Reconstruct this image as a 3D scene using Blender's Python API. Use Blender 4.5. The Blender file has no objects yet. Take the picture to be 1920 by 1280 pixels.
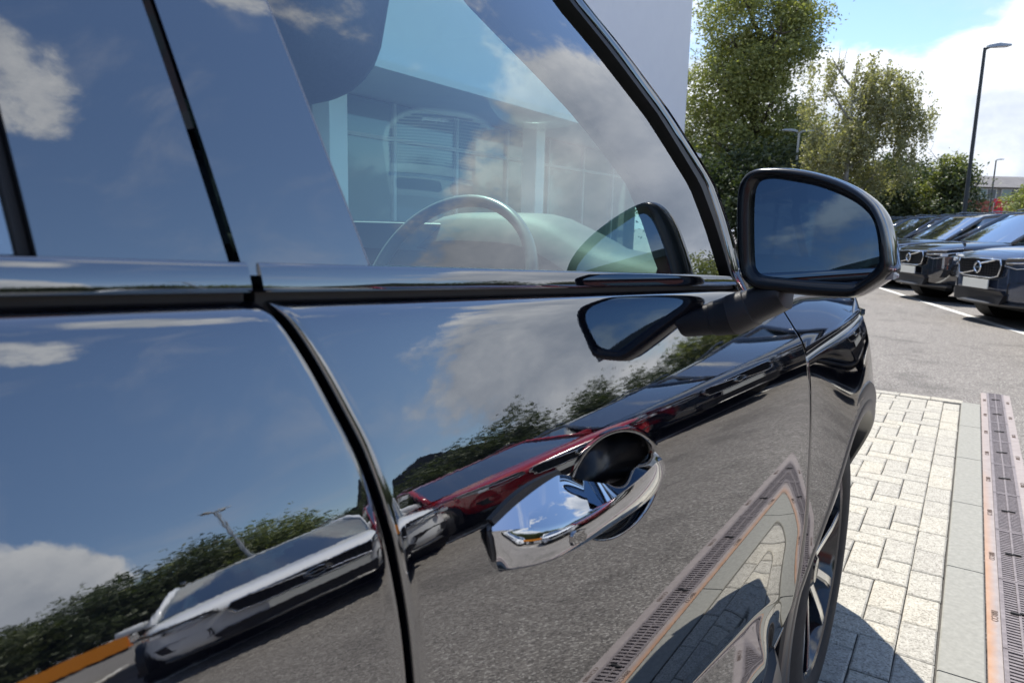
import bpy, bmesh, math, random
from mathutils import Vector, Matrix, noise
R = math.radians
SC = bpy.context.scene
COL = SC.collection

# ------------------------------------------------------------------ camera, sky, sun, exposure
CAM_H, PHI, PITCH, ROLL, FPX = 1.18, R(32.7), R(9.4), .025, 1331.
_fw = Vector((-math.sin(PHI)*math.cos(PITCH), math.cos(PHI)*math.cos(PITCH), -math.sin(PITCH)))
_r0 = Vector((math.cos(PHI), math.sin(PHI), 0)); _u0 = _r0.cross(_fw)
_rt = _r0*math.cos(ROLL) + _u0*math.sin(ROLL); _up = _rt.cross(_fw)
CC = Vector((0, 0, CAM_H))
cam = bpy.data.cameras.new('camera'); camo = bpy.data.objects.new('camera', cam); COL.objects.link(camo)
m = Matrix.Identity(4)
for i in range(3):
    m[i][0], m[i][1], m[i][2], m[i][3] = _rt[i], _up[i], -_fw[i], CC[i]
camo.matrix_world = m
cam.sensor_width = 36; cam.lens = 36*FPX/1920; cam.clip_start = .02; cam.clip_end = 3000
cam.dof.use_dof = True; cam.dof.focus_distance = 1.0; cam.dof.aperture_fstop = 14
SC.camera = camo

SUN_EL, SUN_AZ = R(62), Vector((-.70, .714))
sdir = Vector((SUN_AZ.x*math.cos(SUN_EL), SUN_AZ.y*math.cos(SUN_EL), math.sin(SUN_EL))).normalized()
sl = bpy.data.lights.new('sun', 'SUN'); sl.energy = 4.5; sl.angle = R(.5); sl.color = (1, .955, .88)
so = bpy.data.objects.new('sun', sl); COL.objects.link(so)
so.rotation_euler = sdir.to_track_quat('Z', 'Y').to_euler()

SC.view_settings.view_transform = 'Standard'; SC.view_settings.look = 'None'
SC.view_settings.exposure = .78; SC.view_settings.gamma = 1; SC.view_settings.use_curve_mapping = False
SC.render.engine = 'CYCLES'
SC.cycles.max_bounces = 14; SC.cycles.glossy_bounces = 8; SC.cycles.transparent_max_bounces = 24
SC.cycles.transmission_bounces = 10; SC.cycles.diffuse_bounces = 3
SC.cycles.caustics_reflective = False; SC.cycles.sample_clamp_indirect = 6

class NT:
    """small helper for node trees"""
    def __init__(s, tree): s.t = tree; s.n = tree.nodes; s.l = tree.links
    def add(s, typ, ins=None, **kw):
        n = s.n.new(typ)
        for k, v in kw.items(): setattr(n, k, v)
        for k, v in (ins or {}).items():
            sock = n.inputs[k]
            if isinstance(v, bpy.types.NodeSocket): s.l.new(v, sock)
            else: sock.default_value = v
        return n
    def math(s, op, a, b=None, clamp=False):
        n = s.add('ShaderNodeMath', {0: a}, operation=op, use_clamp=clamp)
        if b is not None:
            if isinstance(b, bpy.types.NodeSocket): s.l.new(b, n.inputs[1])
            else: n.inputs[1].default_value = b
        return n.outputs[0]
    def ramp(s, f, stops):
        n = s.add('ShaderNodeValToRGB', {0: f}); e = n.color_ramp.elements
        while len(e) < len(stops): e.new(.5)
        for el, (p, c) in zip(e, stops):
            el.position = p; el.color = (*c, 1) if not isinstance(c, (int, float)) else (c, c, c, 1)
        return n.outputs[0]
    def mix(s, f, a, b, blend='MIX'):
        n = s.add('ShaderNodeMix', data_type='RGBA', blend_type=blend)
        for sock, v in ((n.inputs[0], f), (n.inputs[6], a), (n.inputs[7], b)):
            if isinstance(v, bpy.types.NodeSocket): s.l.new(v, sock)
            else: sock.default_value = v if isinstance(v, (int, float)) else (*v, 1)
        return n.outputs[2]
    def noise(s, vec, scale, detail=4, rough=.55, dist=0, dim='3D'):
        n = s.add('ShaderNodeTexNoise', {'Scale': scale, 'Detail': detail, 'Roughness': rough, 'Distortion': dist}, noise_dimensions=dim)
        if vec is not None: s.l.new(vec, n.inputs['Vector'])
        return n.outputs[0]

w = bpy.data.worlds.new('World'); SC.world = w; w.use_nodes = True
N = NT(w.node_tree); N.n.clear()
sky = N.add('ShaderNodeTexSky', sky_type='NISHITA', sun_disc=False)
sky.sun_elevation = SUN_EL; sky.sun_rotation = math.atan2(sdir.x, sdir.y); sky.air_density = 1.1; sky.dust_density = .3; sky.ozone_density = 1.4
tc = N.add('ShaderNodeTexCoord'); dirv = tc.outputs['Generated']
sep = N.add('ShaderNodeSeparateXYZ', {0: dirv}); dz = sep.outputs[2]
def cloud_density(off):
    v = N.add('ShaderNodeMapping', {'Vector': dirv, 'Location': off, 'Scale': (1.0, 1.0, 1.35)}).outputs[0]
    big = N.noise(v, 1.7, 9, .56, .25)
    fine = N.noise(v, 7.5, 8, .6, .3)
    return N.math('ADD', N.math('MULTIPLY', big, .8), N.math('MULTIPLY', fine, .2))
OFF = (9.1, 4.4, .2)
d0 = cloud_density(OFF)
d1 = cloud_density((OFF[0]+sdir.x*.05, OFF[1]+sdir.y*.05, OFF[2]+.085))
bias = N.ramp(dz, [(0, .56), (.08, .56), (.20, .545), (.34, .49), (.55, .43), (1, .43)])
bias = N.math('SUBTRACT', bias, .5)
def lobe(az, el, width, amount):
    """a clear or cloudy stretch of sky around a compass direction (az from +Y towards +X)"""
    c = (math.sin(R(az))*math.cos(R(el)), math.cos(R(az))*math.cos(R(el)), math.sin(R(el)))
    dt = N.add('ShaderNodeVectorMath', {0: dirv, 1: c}, operation='DOT_PRODUCT').outputs['Value']
    m_ = N.add('ShaderNodeMapRange', {'Value': dt, 'From Min': math.cos(R(width)), 'From Max': 1, 'To Min': 0, 'To Max': amount}, interpolation_type='SMOOTHSTEP').outputs[0]
    return m_
LOBES = [(-7, 21, 13, -.16), (56, 24, 26, -.10), (60, 35, 9, .20), (69, 13, 9, .20), (33, 8, 15, .09), (16, 17, 13, .12), (7, 13, 12, .10), (-12, 9, 10, .06)]
for q in LOBES: bias = N.math('ADD', bias, lobe(*q))
dens = N.math('ADD', d0, bias)
mask = N.add('ShaderNodeMapRange', {'Value': dens, 'From Min': .50, 'From Max': .555}, interpolation_type='SMOOTHSTEP').outputs[0]
lit = N.math('ADD', N.math('MULTIPLY', N.math('SUBTRACT', d0, d1), 5.0), .68, True)
thick = N.add('ShaderNodeMapRange', {'Value': dens, 'From Min': .56, 'From Max': .76, 'To Min': 1, 'To Max': .62}).outputs[0]
lit = N.math('MULTIPLY', lit, thick)
ccol = N.ramp(lit, [(0, (2.3, 2.7, 3.4)), (.35, (3.0, 3.4, 4.1)), (.62, (4.1, 4.45, 5.05)), (1, (6.3, 6.5, 6.8))])
vw = N.add('ShaderNodeMapping', {'Vector': dirv, 'Scale': (1.2, 2.4, 3.2), 'Rotation': (.3, .2, .9)}).outputs[0]
wisp = N.math('MULTIPLY', N.add('ShaderNodeMapRange', {'Value': N.noise(vw, 2.2, 8, .6, .6), 'From Min': .50, 'From Max': .80}, interpolation_type='SMOOTHSTEP').outputs[0], .40)
skyc = N.mix(1, sky.outputs[0], (.86, .92, 1.02), 'MULTIPLY')
skyw = N.mix(wisp, skyc, (4.6, 4.9, 5.6))
fin = N.mix(mask, skyw, ccol)
bg = N.add('ShaderNodeBackground', {'Color': fin, 'Strength': .125})
N.l.new(bg.outputs[0], N.add('ShaderNodeOutputWorld').inputs[0])

# ------------------------------------------------------------------ materials
MATS = {}
def mat(name, base=(.5, .5, .5), rough=.5, metal=0, ior=1.5, fn=None, emit=None):
    if name in MATS: return MATS[name]
    M = bpy.data.materials.new(name); M.use_nodes = True; T = NT(M.node_tree)
    b = T.n['Principled BSDF']; b.inputs['Base Color'].default_value = (*base, 1); b.inputs['Roughness'].default_value = rough
    b.inputs['Metallic'].default_value = metal; b.inputs['IOR'].default_value = ior
    if fn: fn(T, b)
    MATS[name] = M; return M
def grain(scale, lo, hi, bump=0, bscale=None, detail=6, coord='Object', dist=.003):
    def fn(T, b):
        c = T.add('ShaderNodeTexCoord').outputs[coord]
        f = T.noise(c, scale, detail, .6)
        T.l.new(T.ramp(f, [(.3, lo), (.7, hi)]), b.inputs['Base Color'])
        if bump:
            h = T.noise(c, bscale or scale*3, 3, .6)
            T.l.new(T.add('ShaderNodeBump', {'Height': h, 'Strength': bump, 'Distance': dist}).outputs[0], b.inputs['Normal'])
    return fn
def glass_mat(name, tint, f0=.09, power=4.5, gloss=(1, 1, 1)):
    M = bpy.data.materials.new(name); M.use_nodes = True; T = NT(M.node_tree); T.n.clear()
    lw = T.add('ShaderNodeLayerWeight', {'Blend': .5})
    f = T.math('ADD', T.math('MULTIPLY', T.math('POWER', lw.outputs['Facing'], power), 1-f0), f0)
    mx = T.add('ShaderNodeMixShader', {0: f, 1: T.add('ShaderNodeBsdfTransparent', {'Color': (*tint, 1)}).outputs[0],
               2: T.add('ShaderNodeBsdfGlossy', {'Color': (*gloss, 1), 'Roughness': 0}).outputs[0]})
    T.l.new(mx.outputs[0], T.add('ShaderNodeOutputMaterial').inputs[0])
    MATS[name] = M; return M

def asphalt_fn(T, b):
    c = T.add('ShaderNodeTexCoord').outputs['Object']
    vor = T.add('ShaderNodeTexVoronoi', {'Vector': c, 'Scale': 150.}, feature='F1')
    stone = T.ramp(T.add('ShaderNodeSeparateColor', {0: vor.outputs['Color']}).outputs[0],
                   [(0, (.078, .071, .065)), (.45, (.160, .145, .131)), (.85, (.24, .222, .20)), (1, (.42, .40, .37))])
    big = T.ramp(T.noise(c, .35, 5, .6), [(.3, .84), (.7, 1.12)])
    mid = T.ramp(T.noise(c, 9, 5, .7), [(.3, .88), (.7, 1.08)])
    stain = T.ramp(T.noise(c, 1.3, 6, .65, .4), [(.36, .72), (.47, 1.0)])
    col = T.mix(1, T.mix(1, T.mix(1, stone, big, 'MULTIPLY'), mid, 'MULTIPLY'), stain, 'MULTIPLY')
    T.l.new(col, b.inputs['Base Color'])
    h = T.math('SUBTRACT', 1., vor.outputs['Distance'])
    T.l.new(T.add('ShaderNodeBump', {'Height': h, 'Strength': .5, 'Distance': .003}).outputs[0], b.inputs['Normal'])
ASPHALT = mat('asphalt', rough=.85, fn=asphalt_fn)
def paver_fn(T, b):
    c = T.add('ShaderNodeTexCoord').outputs['Object']
    oi = T.add('ShaderNodeObjectInfo').outputs['Random']
    v = T.add('ShaderNodeVectorMath', {0: c, 1: T.add('ShaderNodeCombineXYZ', {0: T.math('MULTIPLY', oi, 37.), 1: oi}).outputs[0]}, operation='ADD').outputs[0]
    vor = T.add('ShaderNodeTexVoronoi', {'Vector': v, 'Scale': 230.})
    f = T.add('ShaderNodeSeparateColor', {0: vor.outputs['Color']}).outputs[0]
    sp = T.ramp(f, [(0, (.20, .185, .16)), (.22, (.35, .33, .285)), (.7, (.43, .405, .35)), (1, (.52, .495, .435))])
    col = T.mix(1, sp, T.ramp(oi, [(0, (.90, .90, .90)), (.5, (1, 1, .98)), (1, (1.06, 1.04, .99))]), 'MULTIPLY')
    col = T.mix(1, col, T.ramp(T.noise(v, 22, 5, .6), [(.3, .85), (.7, 1.06)]), 'MULTIPLY')
    T.l.new(col, b.inputs['Base Color'])
    T.l.new(T.add('ShaderNodeBump', {'Height': T.noise(v, 320, 3, .6), 'Strength': .55, 'Distance': .002}).outputs[0], b.inputs['Normal'])
PAVER = mat('paver_stone', rough=.9, fn=paver_fn)
SAND = mat('joint_sand', rough=1, fn=grain(140, (.05, .047, .042), (.11, .10, .085)))
KERB = mat('kerb_concrete', rough=.85, fn=grain(60, (.22, .216, .19), (.29, .284, .25), .1, 700, 8))
def drain_side_fn(T, b):
    c = T.add('ShaderNodeTexCoord').outputs['Object']
    s = T.add('ShaderNodeSeparateXYZ', {0: c})
    base = T.ramp(T.noise(c, 30, 6, .6), [(.3, (.25, .215, .205)), (.7, (.32, .28, .265))])
    rust = T.ramp(T.noise(c, 14, 5, .6), [(.3, (.33, .18, .10)), (.7, (.40, .25, .165))])
    fx = T.add('ShaderNodeMapRange', {'Value': T.math('ADD', s.outputs[0], T.math('MULTIPLY', T.noise(c, 40, 4), .012)), 'From Min': .168, 'From Max': .190, 'To Min': 1, 'To Max': 0}).outputs[0]
    fy = T.add('ShaderNodeMapRange', {'Value': T.math('ADD', s.outputs[1], T.math('MULTIPLY', T.noise(c, 3, 2), 1.)), 'From Min': 3.2, 'From Max': 4.9, 'To Min': 1, 'To Max': .12}).outputs[0]
    T.l.new(T.mix(T.math('MULTIPLY', fx, fy), base, rust), b.inputs['Base Color'])
DRAINSIDE = mat('drain_channel_concrete', rough=.75, fn=drain_side_fn)
GRATE = mat('drain_grate_iron', rough=.5, metal=.25, fn=grain(50, (.165, .14, .137), (.26, .225, .22)))
DARK = mat('dark_void', (.008, .008, .008), .8)
LETTER = mat('cast_lettering', (.12, .08, .06), .8)
WHITELINE = mat('road_line_paint', rough=.7, fn=grain(45, (.50, .49, .45), (.72, .71, .67), .2, 200, 8))

def paint_fn(T, b):
    c = T.add('ShaderNodeTexCoord').outputs['Object']
    dust = T.add('ShaderNodeMapRange', {'Value': T.noise(c, 14, 8, .75), 'From Min': .45, 'From Max': .8, 'To Min': 0, 'To Max': 1}).outputs[0]
    T.l.new(T.mix(dust, (.003, .0035, .0065), (.012, .012, .0125)), b.inputs['Base Color'])
    T.l.new(T.add('ShaderNodeBump', {'Height': T.noise(c, 330, 2, .5), 'Strength': .016, 'Distance': .0004}).outputs[0], b.inputs['Normal'])
PAINT = mat('black_car_paint', (.003, .0035, .0065), .0, 0, 3.2, fn=paint_fn)
GLOSSBLACK = mat('gloss_black_trim', (.004, .0045, .007), .0, 0, 3.1)
RUBBER = mat('rubber_seal', (.008, .008, .009), .55)
BLACKPLASTIC = mat('black_plastic', rough=.42, fn=grain(900, (.010, .010, .0125), (.016, .016, .019), .15, 1400))
CLADDING = mat('grey_cladding', (.028, .029, .031), .34, 0, 1.7)
TYRE = mat('tyre_rubber', rough=.75, fn=grain(60, (.018, .018, .018), (.032, .031, .030)))
ALLOY = mat('alloy_face', (.78, .78, .77), .22, 1)
ALLOYDARK = mat('alloy_dark', (.012, .013, .017), .12, 0, 1.8)
CHROME = mat('chrome', (.8, .81, .82), .05, 1)
DARKCHROME = mat('dark_chrome', (.50, .51, .53), .015, 1)
PLATE = mat('plate_white', (.72, .73, .68), .45)
LAMP = mat('headlamp_lens', (.03, .033, .04), .03, 0, 1.9)
LAMPWHITE = mat('daylight_lamp', (.8, .82, .85), .15)
SIDEGLASS = glass_mat('side_glass', (.88, 1.0, .965), .15, 3.2)
SCREENGLASS = glass_mat('windscreen_glass', (.66, 1.0, .90), .06, 4)
CARGLASS = glass_mat('parked_car_glass', (.26, .38, .39), .38, 2.4)
MIRROR = mat('mirror_glass', (.20, .28, .38), 0, 1)
DASH = mat('dash_skin', rough=.6, fn=grain(500, (.055, .058, .056), (.07, .073, .07), .15, 1500))
DASHDARK = mat('dash_dark', (.03, .032, .035), .5)
LEATHER = mat('seat_leather', rough=.5, fn=grain(300, (.035, .045, .065), (.05, .06, .085), .2, 900))
WHEELRIM = mat('steering_leather', (.15, .155, .15), .3)
SPEAKER = mat('speaker_mesh', (.20, .21, .21), .6)
WALLWHITE = mat('white_cladding', rough=.55, fn=grain(3, (.80, .80, .82), (.83, .83, .845)))
SHOPGLASS = mat('showroom_glass', (.13, .18, .20), .04, 0, 1.7)
SHOPFRAME = mat('showroom_frame', (.50, .52, .54), .4)
LAMPPOST = mat('lamp_post_paint', (.035, .04, .04), .45)
GALV = mat('galvanised_steel', (.42, .44, .45), .45, .5)
BARK = mat('bark', rough=.95, fn=grain(9, (.035, .028, .02), (.10, .085, .065), .6, 30))
BIRCHBARK = mat('birch_bark', rough=.9, fn=grain(4, (.16, .15, .13), (.5, .49, .45), .4, 20))
BRICK = mat('brick_red', rough=.9, fn=grain(3, (.24, .07, .05), (.32, .105, .075)))
ROOFGREY = mat('roof_grey', rough=.8, fn=grain(1.5, (.10, .095, .095), (.15, .142, .14)))
RENDERGREY = mat('grey_render', (.22, .22, .21), .85)
SHED = mat('dark_cladding', (.035, .037, .045), .55)
ORANGE = mat('orange_paint', (.75, .26, .02), .4)
REDPAINT = mat('red_car_paint', (.30, .008, .014), .12, .0, 1.8)
WHITEPAINT = mat('white_car_paint', (.78, .80, .82), .12, 0, 1.6)
NAVYPAINT = mat('dark_blue_car_paint', (.018, .025, .042), .05, .2, 2.5)
BLUEGREY = mat('slate_car_paint', (.05, .07, .115), .08, .3, 2.3)
BLACK2 = mat('black_suv_paint', (.012, .013, .017), .04, 0, 2.5)
BANNERRED = mat('banner_red', (.62, .03, .05), .7)
BANNERWHITE = mat('banner_white', (.62, .6, .58), .7)
def leaf_mat(name, lo, hi, trans=.35):
    M = bpy.data.materials.new(name); M.use_nodes = True; T = NT(M.node_tree); T.n.clear()
    g = T.add('ShaderNodeNewGeometry').outputs['Random Per Island']
    oi = T.add('ShaderNodeObjectInfo').outputs['Random']
    c = T.ramp(g, [(0, lo), (1, hi)])
    c = T.mix(1, c, T.ramp(oi, [(0, (.8, .85, .85)), (1, (1.15, 1.08, .95))]), 'MULTIPLY')
    d = T.add('ShaderNodeBsdfPrincipled', {'Base Color': c, 'Roughness': .55})
    t = T.add('ShaderNodeBsdfTranslucent', {'Color': T.mix(1, c, (1.25, 1.35, .6), 'MULTIPLY')})
    mx = T.add('ShaderNodeMixShader', {0: trans, 1: d.outputs[0], 2: t.outputs[0]})
    T.l.new(mx.outputs[0], T.add('ShaderNodeOutputMaterial').inputs[0])
    MATS[name] = M; return M
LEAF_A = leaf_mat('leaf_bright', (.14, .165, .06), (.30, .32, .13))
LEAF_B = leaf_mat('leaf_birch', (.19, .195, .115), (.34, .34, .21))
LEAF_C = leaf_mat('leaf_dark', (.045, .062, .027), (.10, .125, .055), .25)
LEAF_Y = leaf_mat('leaf_yellow', (.30, .26, .02), (.5, .42, .05))

# ------------------------------------------------------------------ object helpers
def obj(name, mesh, material=None, parent=None, smooth=None):
    if isinstance(mesh, bmesh.types.BMesh):
        me = bpy.data.meshes.new(name); mesh.normal_update(); mesh.to_mesh(me); mesh.free()
    else: me = mesh
    if material is not None and not me.materials:
        for x in (material if isinstance(material, (list, tuple)) else [material]): me.materials.append(x)
    if smooth is not None:
        if smooth is True: me.shade_smooth()
        else: me.shade_smooth(); me.set_sharp_from_angle(angle=R(smooth))
    o = bpy.data.objects.new(name, me); COL.objects.link(o)
    if parent is not None: o.parent = parent
    return o
def thing(name, label, cat, loc=(0, 0, 0), rz=0, group=None):
    o = bpy.data.objects.new(name, None); COL.objects.link(o); o.empty_display_size = .2
    o.location = loc; o.rotation_euler = (0, 0, rz); tag(o, label, cat, group); return o
def tag(o, label, cat, group=None):
    o['label'] = label; o['category'] = cat
    if group: o['group'] = group
    return o
def structure(o): o['kind'] = 'structure'; return o
def stuff(o): o['kind'] = 'stuff'; return o
def BM(): return bmesh.new()
def box(bm, c, s, rot=None, mi=0):
    """closed box with centre c and full size s"""
    M = Matrix.Translation(Vector(c)) @ (rot.to_4x4() if rot is not None else Matrix.Identity(4))
    vs = [bm.verts.new(M @ Vector((sx*s[0]/2, sy*s[1]/2, sz*s[2]/2))) for sz in (-1, 1) for sx, sy in ((-1, -1), (1, -1), (1, 1), (-1, 1))]
    for f in ((3, 2, 1, 0), (4, 5, 6, 7), (0, 1, 5, 4), (1, 2, 6, 5), (2, 3, 7, 6), (3, 0, 4, 7)):
        bm.faces.new([vs[i] for i in f]).material_index = mi
def loft(bm, rings, closed=True, caps=True, flip=False, mi=0):
    rv = [[bm.verts.new(Vector(p)) for p in r] for r in rings]
    n = len(rv[0]); out = []
    for a, b in zip(rv, rv[1:]):
        for i in range(n if closed else n-1):
            j = (i+1) % n; q = [a[i], a[j], b[j], b[i]]
            if flip: q.reverse()
            f = bm.faces.new(q); f.material_index = mi; out.append(f)
    if caps and closed:
        for r, rev in ((rv[0], not flip), (rv[-1], flip)):
            try: bm.faces.new(list(reversed(r)) if rev else r).material_index = mi
            except ValueError: pass
    return rv
def tube(bm, pts, rad, n=8, mi=0):
    pts = [Vector(p) for p in pts]; rings = []
    rr = rad if isinstance(rad, (list, tuple)) else [rad]*len(pts)
    for i, p in enumerate(pts):
        d = (pts[min(i+1, len(pts)-1)] - pts[max(i-1, 0)]).normalized()
        a = d.orthogonal().normalized() if i == 0 else (a_prev - d*a_prev.dot(d)).normalized()
        a_prev = a; b = d.cross(a)
        rings.append([p + (a*math.cos(t) + b*math.sin(t))*rr[i] for t in [2*math.pi*k/n for k in range(n)]])
    loft(bm, rings, mi=mi)
def lathe(bm, prof, n=48, axis='X', centre=(0, 0, 0), mi=0, closed=False):
    """prof: (along axis, radius)"""
    rings = []
    for a, r in prof:
        ring = []
        for k in range(n):
            t = 2*math.pi*k/n; c, s = r*math.cos(t), r*math.sin(t)
            p = {'X': (a, c, s), 'Y': (c, a, s), 'Z': (c, s, a)}[axis]
            ring.append(Vector(p)+Vector(centre))
        rings.append(ring)
    if closed: rings.append(rings[0])
    loft(bm, rings, caps=False, mi=mi)
def prism(bm, poly, d, mi=0):
    """extrude polygon (list of 3D points) by vector d"""
    a = [Vector(p) for p in poly]; d = Vector(d); loft(bm, [a, [p+d for p in a]], mi=mi)
def fixn(bm): bmesh.ops.recalc_face_normals(bm, faces=bm.faces[:]); return bm
def interp(tab, x):
    if x <= tab[0][0]: return tab[0][1]
    for (x0, y0), (x1, y1) in zip(tab, tab[1:]):
        if x <= x1: return y0 + (y1-y0)*(x-x0)/(x1-x0)
    return tab[-1][1]
def sinterp(tab, x):
    """monotone smooth (cosine free cubic hermite) interpolation"""
    xs = [p[0] for p in tab]; ys = [p[1] for p in tab]
    if x <= xs[0]: return ys[0]
    if x >= xs[-1]: return ys[-1]
    for i in range(len(xs)-1):
        if x <= xs[i+1]: break
    def sl(k):
        if k == 0: return (ys[1]-ys[0])/(xs[1]-xs[0])
        if k == len(xs)-1: return (ys[-1]-ys[-2])/(xs[-1]-xs[-2])
        a = (ys[k]-ys[k-1])/(xs[k]-xs[k-1]); b = (ys[k+1]-ys[k])/(xs[k+1]-xs[k])
        return 0 if a*b <= 0 else 2*a*b/(a+b)
    h = xs[i+1]-xs[i]; t = (x-xs[i])/h
    return (2*t**3-3*t*t+1)*ys[i] + (t**3-2*t*t+t)*h*sl(i) + (-2*t**3+3*t*t)*ys[i+1] + (t**3-t*t)*h*sl(i+1)
def smooth(a, b, x):
    t = max(0, min(1, (x-a)/(b-a))); return t*t*(3-2*t)
def vray(px, py):
    return (_fw + _rt*((px-960)/FPX) - _up*((py-640)/FPX))
def far(px, depth):
    """ground point lying `depth` metres ahead of the viewpoint in the direction of column px"""
    X = (px-960)/FPX*depth
    return Vector((X*math.cos(PHI)-depth*math.sin(PHI), X*math.sin(PHI)+depth*math.cos(PHI), 0))
def copy_tree(o, parent=None):
    c = o.copy(); COL.objects.link(c)
    if parent is not None: c.parent = parent
    for ch in list(o.children): copy_tree(ch, c)
    return c

# ------------------------------------------------------------------ ground
def sheet(name, pts, z, material):
    bm = BM(); bm.faces.new([bm.verts.new((x, y, z)) for x, y in pts]); return structure(obj(name, bm, material))
sheet('asphalt_ground', [(-400, -400), (400, -400), (400, 400), (-400, 400)], 0, ASPHALT)
def lx(y): return .623 + (10.741-y)*.3446       # the white line that the parked row stands behind
bm = BM()
for y0, y1 in ((-22, 34),):
    n = 40; e = Vector((.945, .326))*.055
    L_ = [Vector((lx(y0+(y1-y0)*k/n), y0+(y1-y0)*k/n)) for k in range(n+1)]
    a = [bm.verts.new((p.x-e.x, p.y-e.y, .004)) for p in L_]; b = [bm.verts.new((p.x+e.x, p.y+e.y, .004)) for p in L_]
    for k in range(n): bm.faces.new((a[k], b[k], b[k+1], a[k+1]))
structure(obj('road_line', bm, WHITELINE))
bm = BM()
bays = [-9., -5.2, -1.6, .9, 3.45, 5.8, 8.2, 10.6, 14.3, 18.4, 22.]
for yb in bays:
    p = Vector((lx(yb), yb)); d = Vector((.8, .6)); e = Vector((-.6, .8))*.045
    q = [p+d*.1-e, p+d*4.8-e, p+d*4.8+e, p+d*.1+e]
    bm.faces.new([bm.verts.new((v.x, v.y, .004)) for v in q])
structure(obj('parking_bay_lines', bm, WHITELINE))

# block paving: bed, herringbone pavers, soldier course
rnd = random.Random(5)
bm = BM(); box(bm, (-1.03, 1.4, -.048), (2.14, 8.95, .1))
bed = structure(obj('paving_bed', bm, SAND))
def paver_mesh(seed, half=False):
    r_ = random.Random(seed); bm = BM(); lx_, ly_, h = .0955, (.0955 if half else .1955), .05
    bt = .0045
    def ring(ix, z): return [Vector((sx*(lx_/2-ix)+r_.uniform(-.0008, .0008), sy*(ly_/2-ix)+r_.uniform(-.0008, .0008), z)) for sx, sy in ((-1, -1), (1, -1), (1, 1), (-1, 1))]
    loft(bm, [ring(0, -h), ring(0, -bt*.8), ring(bt, 0)]); me = bpy.data.meshes.new('paver'); bm.normal_update(); bm.to_mesh(me); bm.free(); me.materials.append(PAVER); return me
PM = [paver_mesh(k) for k in range(5)]; PH = [paver_mesh(9+k, True) for k in range(2)]
def paver(x, y, rz, half=False):
    o = bpy.data.objects.new('paver', rnd.choice(PH if half else PM)); COL.objects.link(o); o.parent = bed
    o.location = (x, y, .0115+rnd.uniform(-.0015, .0015)); o.rotation_euler = (rnd.uniform(-.006, .006), rnd.uniform(-.006, .006), rz+rnd.uniform(-.012, .012)); return o
XE = .034
y = .35
while y < 5.72:                                                     # soldier course along the kerb
    paver(XE-.051, y+.1, 0); y += .2
cells = {}
for i in range(-60, 90):                                            # 90 degree herringbone on a 0.1 m cell grid
    for j in range(-25, 25):
        cells.setdefault((i+4*j, i), []).append(('h', 0)); cells.setdefault((i+4*j+1, i), []).append(('h', 1))
        cells.setdefault((i+4*j, i+1), []).append(('v', 0)); cells.setdefault((i+4*j, i+2), []).append(('v', 1))
CX0, CX1, CY0, CY1 = 2, 9, 2, 55                                    # cells laid: x from -.766 to -.066, y from .5 to 5.77
def inside(cx, cy): return CX0 <= cx < CX1 and CY0 <= cy < CY1
bx0, by0 = XE-1.0, .295
for (cx, cy), kk in cells.items():
    if not inside(cx, cy): continue
    kind, part = kk[0]
    other = (cx+(1 if part == 0 else -1), cy) if kind == 'h' else (cx, cy+(1 if part == 0 else -1))
    x_, y_ = bx0+.1*cx, by0+.1*cy
    if inside(*other):
        if part == 0: paver(x_+.1, y_+.05, math.pi/2) if kind == 'h' else paver(x_+.05, y_+.1, 0)
    else: paver(x_+.05, y_+.05, 0, True)
y = -.08
x = -1.05
while x < -.02:                                                     # closing course at the road end
    paver(x, 5.87, math.pi/2); x += .2
# kerb slabs
kerb = bpy.data.objects.new('kerb_strip', None); COL.objects.link(kerb); structure(kerb)
y = -3.05; lens = [.80, .76, .77, .78, .75]; k = 0
def kerb_slab(y0, y1):
    bm = BM(); a, b = XE+.004, XE+.117
    prof = [(a, -.1), (b, -.1), (b, .011), (b-.004, .0145), (a+.004, .0145), (a, .011)]
    loft(bm, [[(px, y0+.003, z) for px, z in prof], [(px, y1-.003, z) for px, z in prof]]); return obj('kerb_slab', fixn(bm), KERB, kerb)
edges = [-3.1, -2.35, -1.6, -.85, -.1, .65, 1.37, 2.12, 2.86, 3.60, 4.36, 5.12, 5.86]
for a, b in zip(edges, edges[1:]): kerb_slab(a, b)
# drainage channel with cast grates
drain = thing('drainage_channel', 'long slotted drainage channel with rusty edge between pale kerb slabs and asphalt', 'drain')
X0, X1 = XE+.122, XE+.302
bm = BM(); box(bm, ((X0+X1)/2, 1.6, -.09), (X1-X0, 9.5, .1)); obj('channel_floor', bm, DARK, drain)
for xa, xb in ((X0, X0+.036), (X1-.040, X1)):
    bm = BM(); box(bm, ((xa+xb)/2, 1.6, -.0345), (xb-xa, 9.5, .085)); obj('channel_edge', bm, DRAINSIDE, drain)
bm = BM(); ga, gb = X0+.037, X1-.041; gm = (ga+gb)/2
L = .5; gw = gb-ga
for xx, ww in ((ga+.006, .012), (gm, .007), (gb-.006, .012)): box(bm, (xx, L/2, .0), (ww, L-.006, .014))
for yy in (.006, L-.006): box(bm, (gm, yy, .0), (gw, .009, .0125))
ns = 27
for k in range(1, ns):
    yy = .006+(L-.012)*k/ns
    for xa, xb in ((ga+.0125, gm-.004), (gm+.004, gb-.0125)): box(bm, ((xa+xb)/2, yy, -.001), (xb-xa, .0098, .012))
gme = bpy.data.meshes.new('drain_grate'); bm.normal_update(); bm.to_mesh(gme); bm.free(); gme.materials.append(GRATE)
bm = BM(); box(bm, (gm-.012, L*.5-.004, .0085), (.026, .008, .004)); box(bm, (gm+.012, L*.5+.003, .0085), (.026, .008, .004))
lme = bpy.data.meshes.new('locking_bar'); bm.normal_update(); bm.to_mesh(lme); bm.free(); lme.materials.append(DARK)
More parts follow.
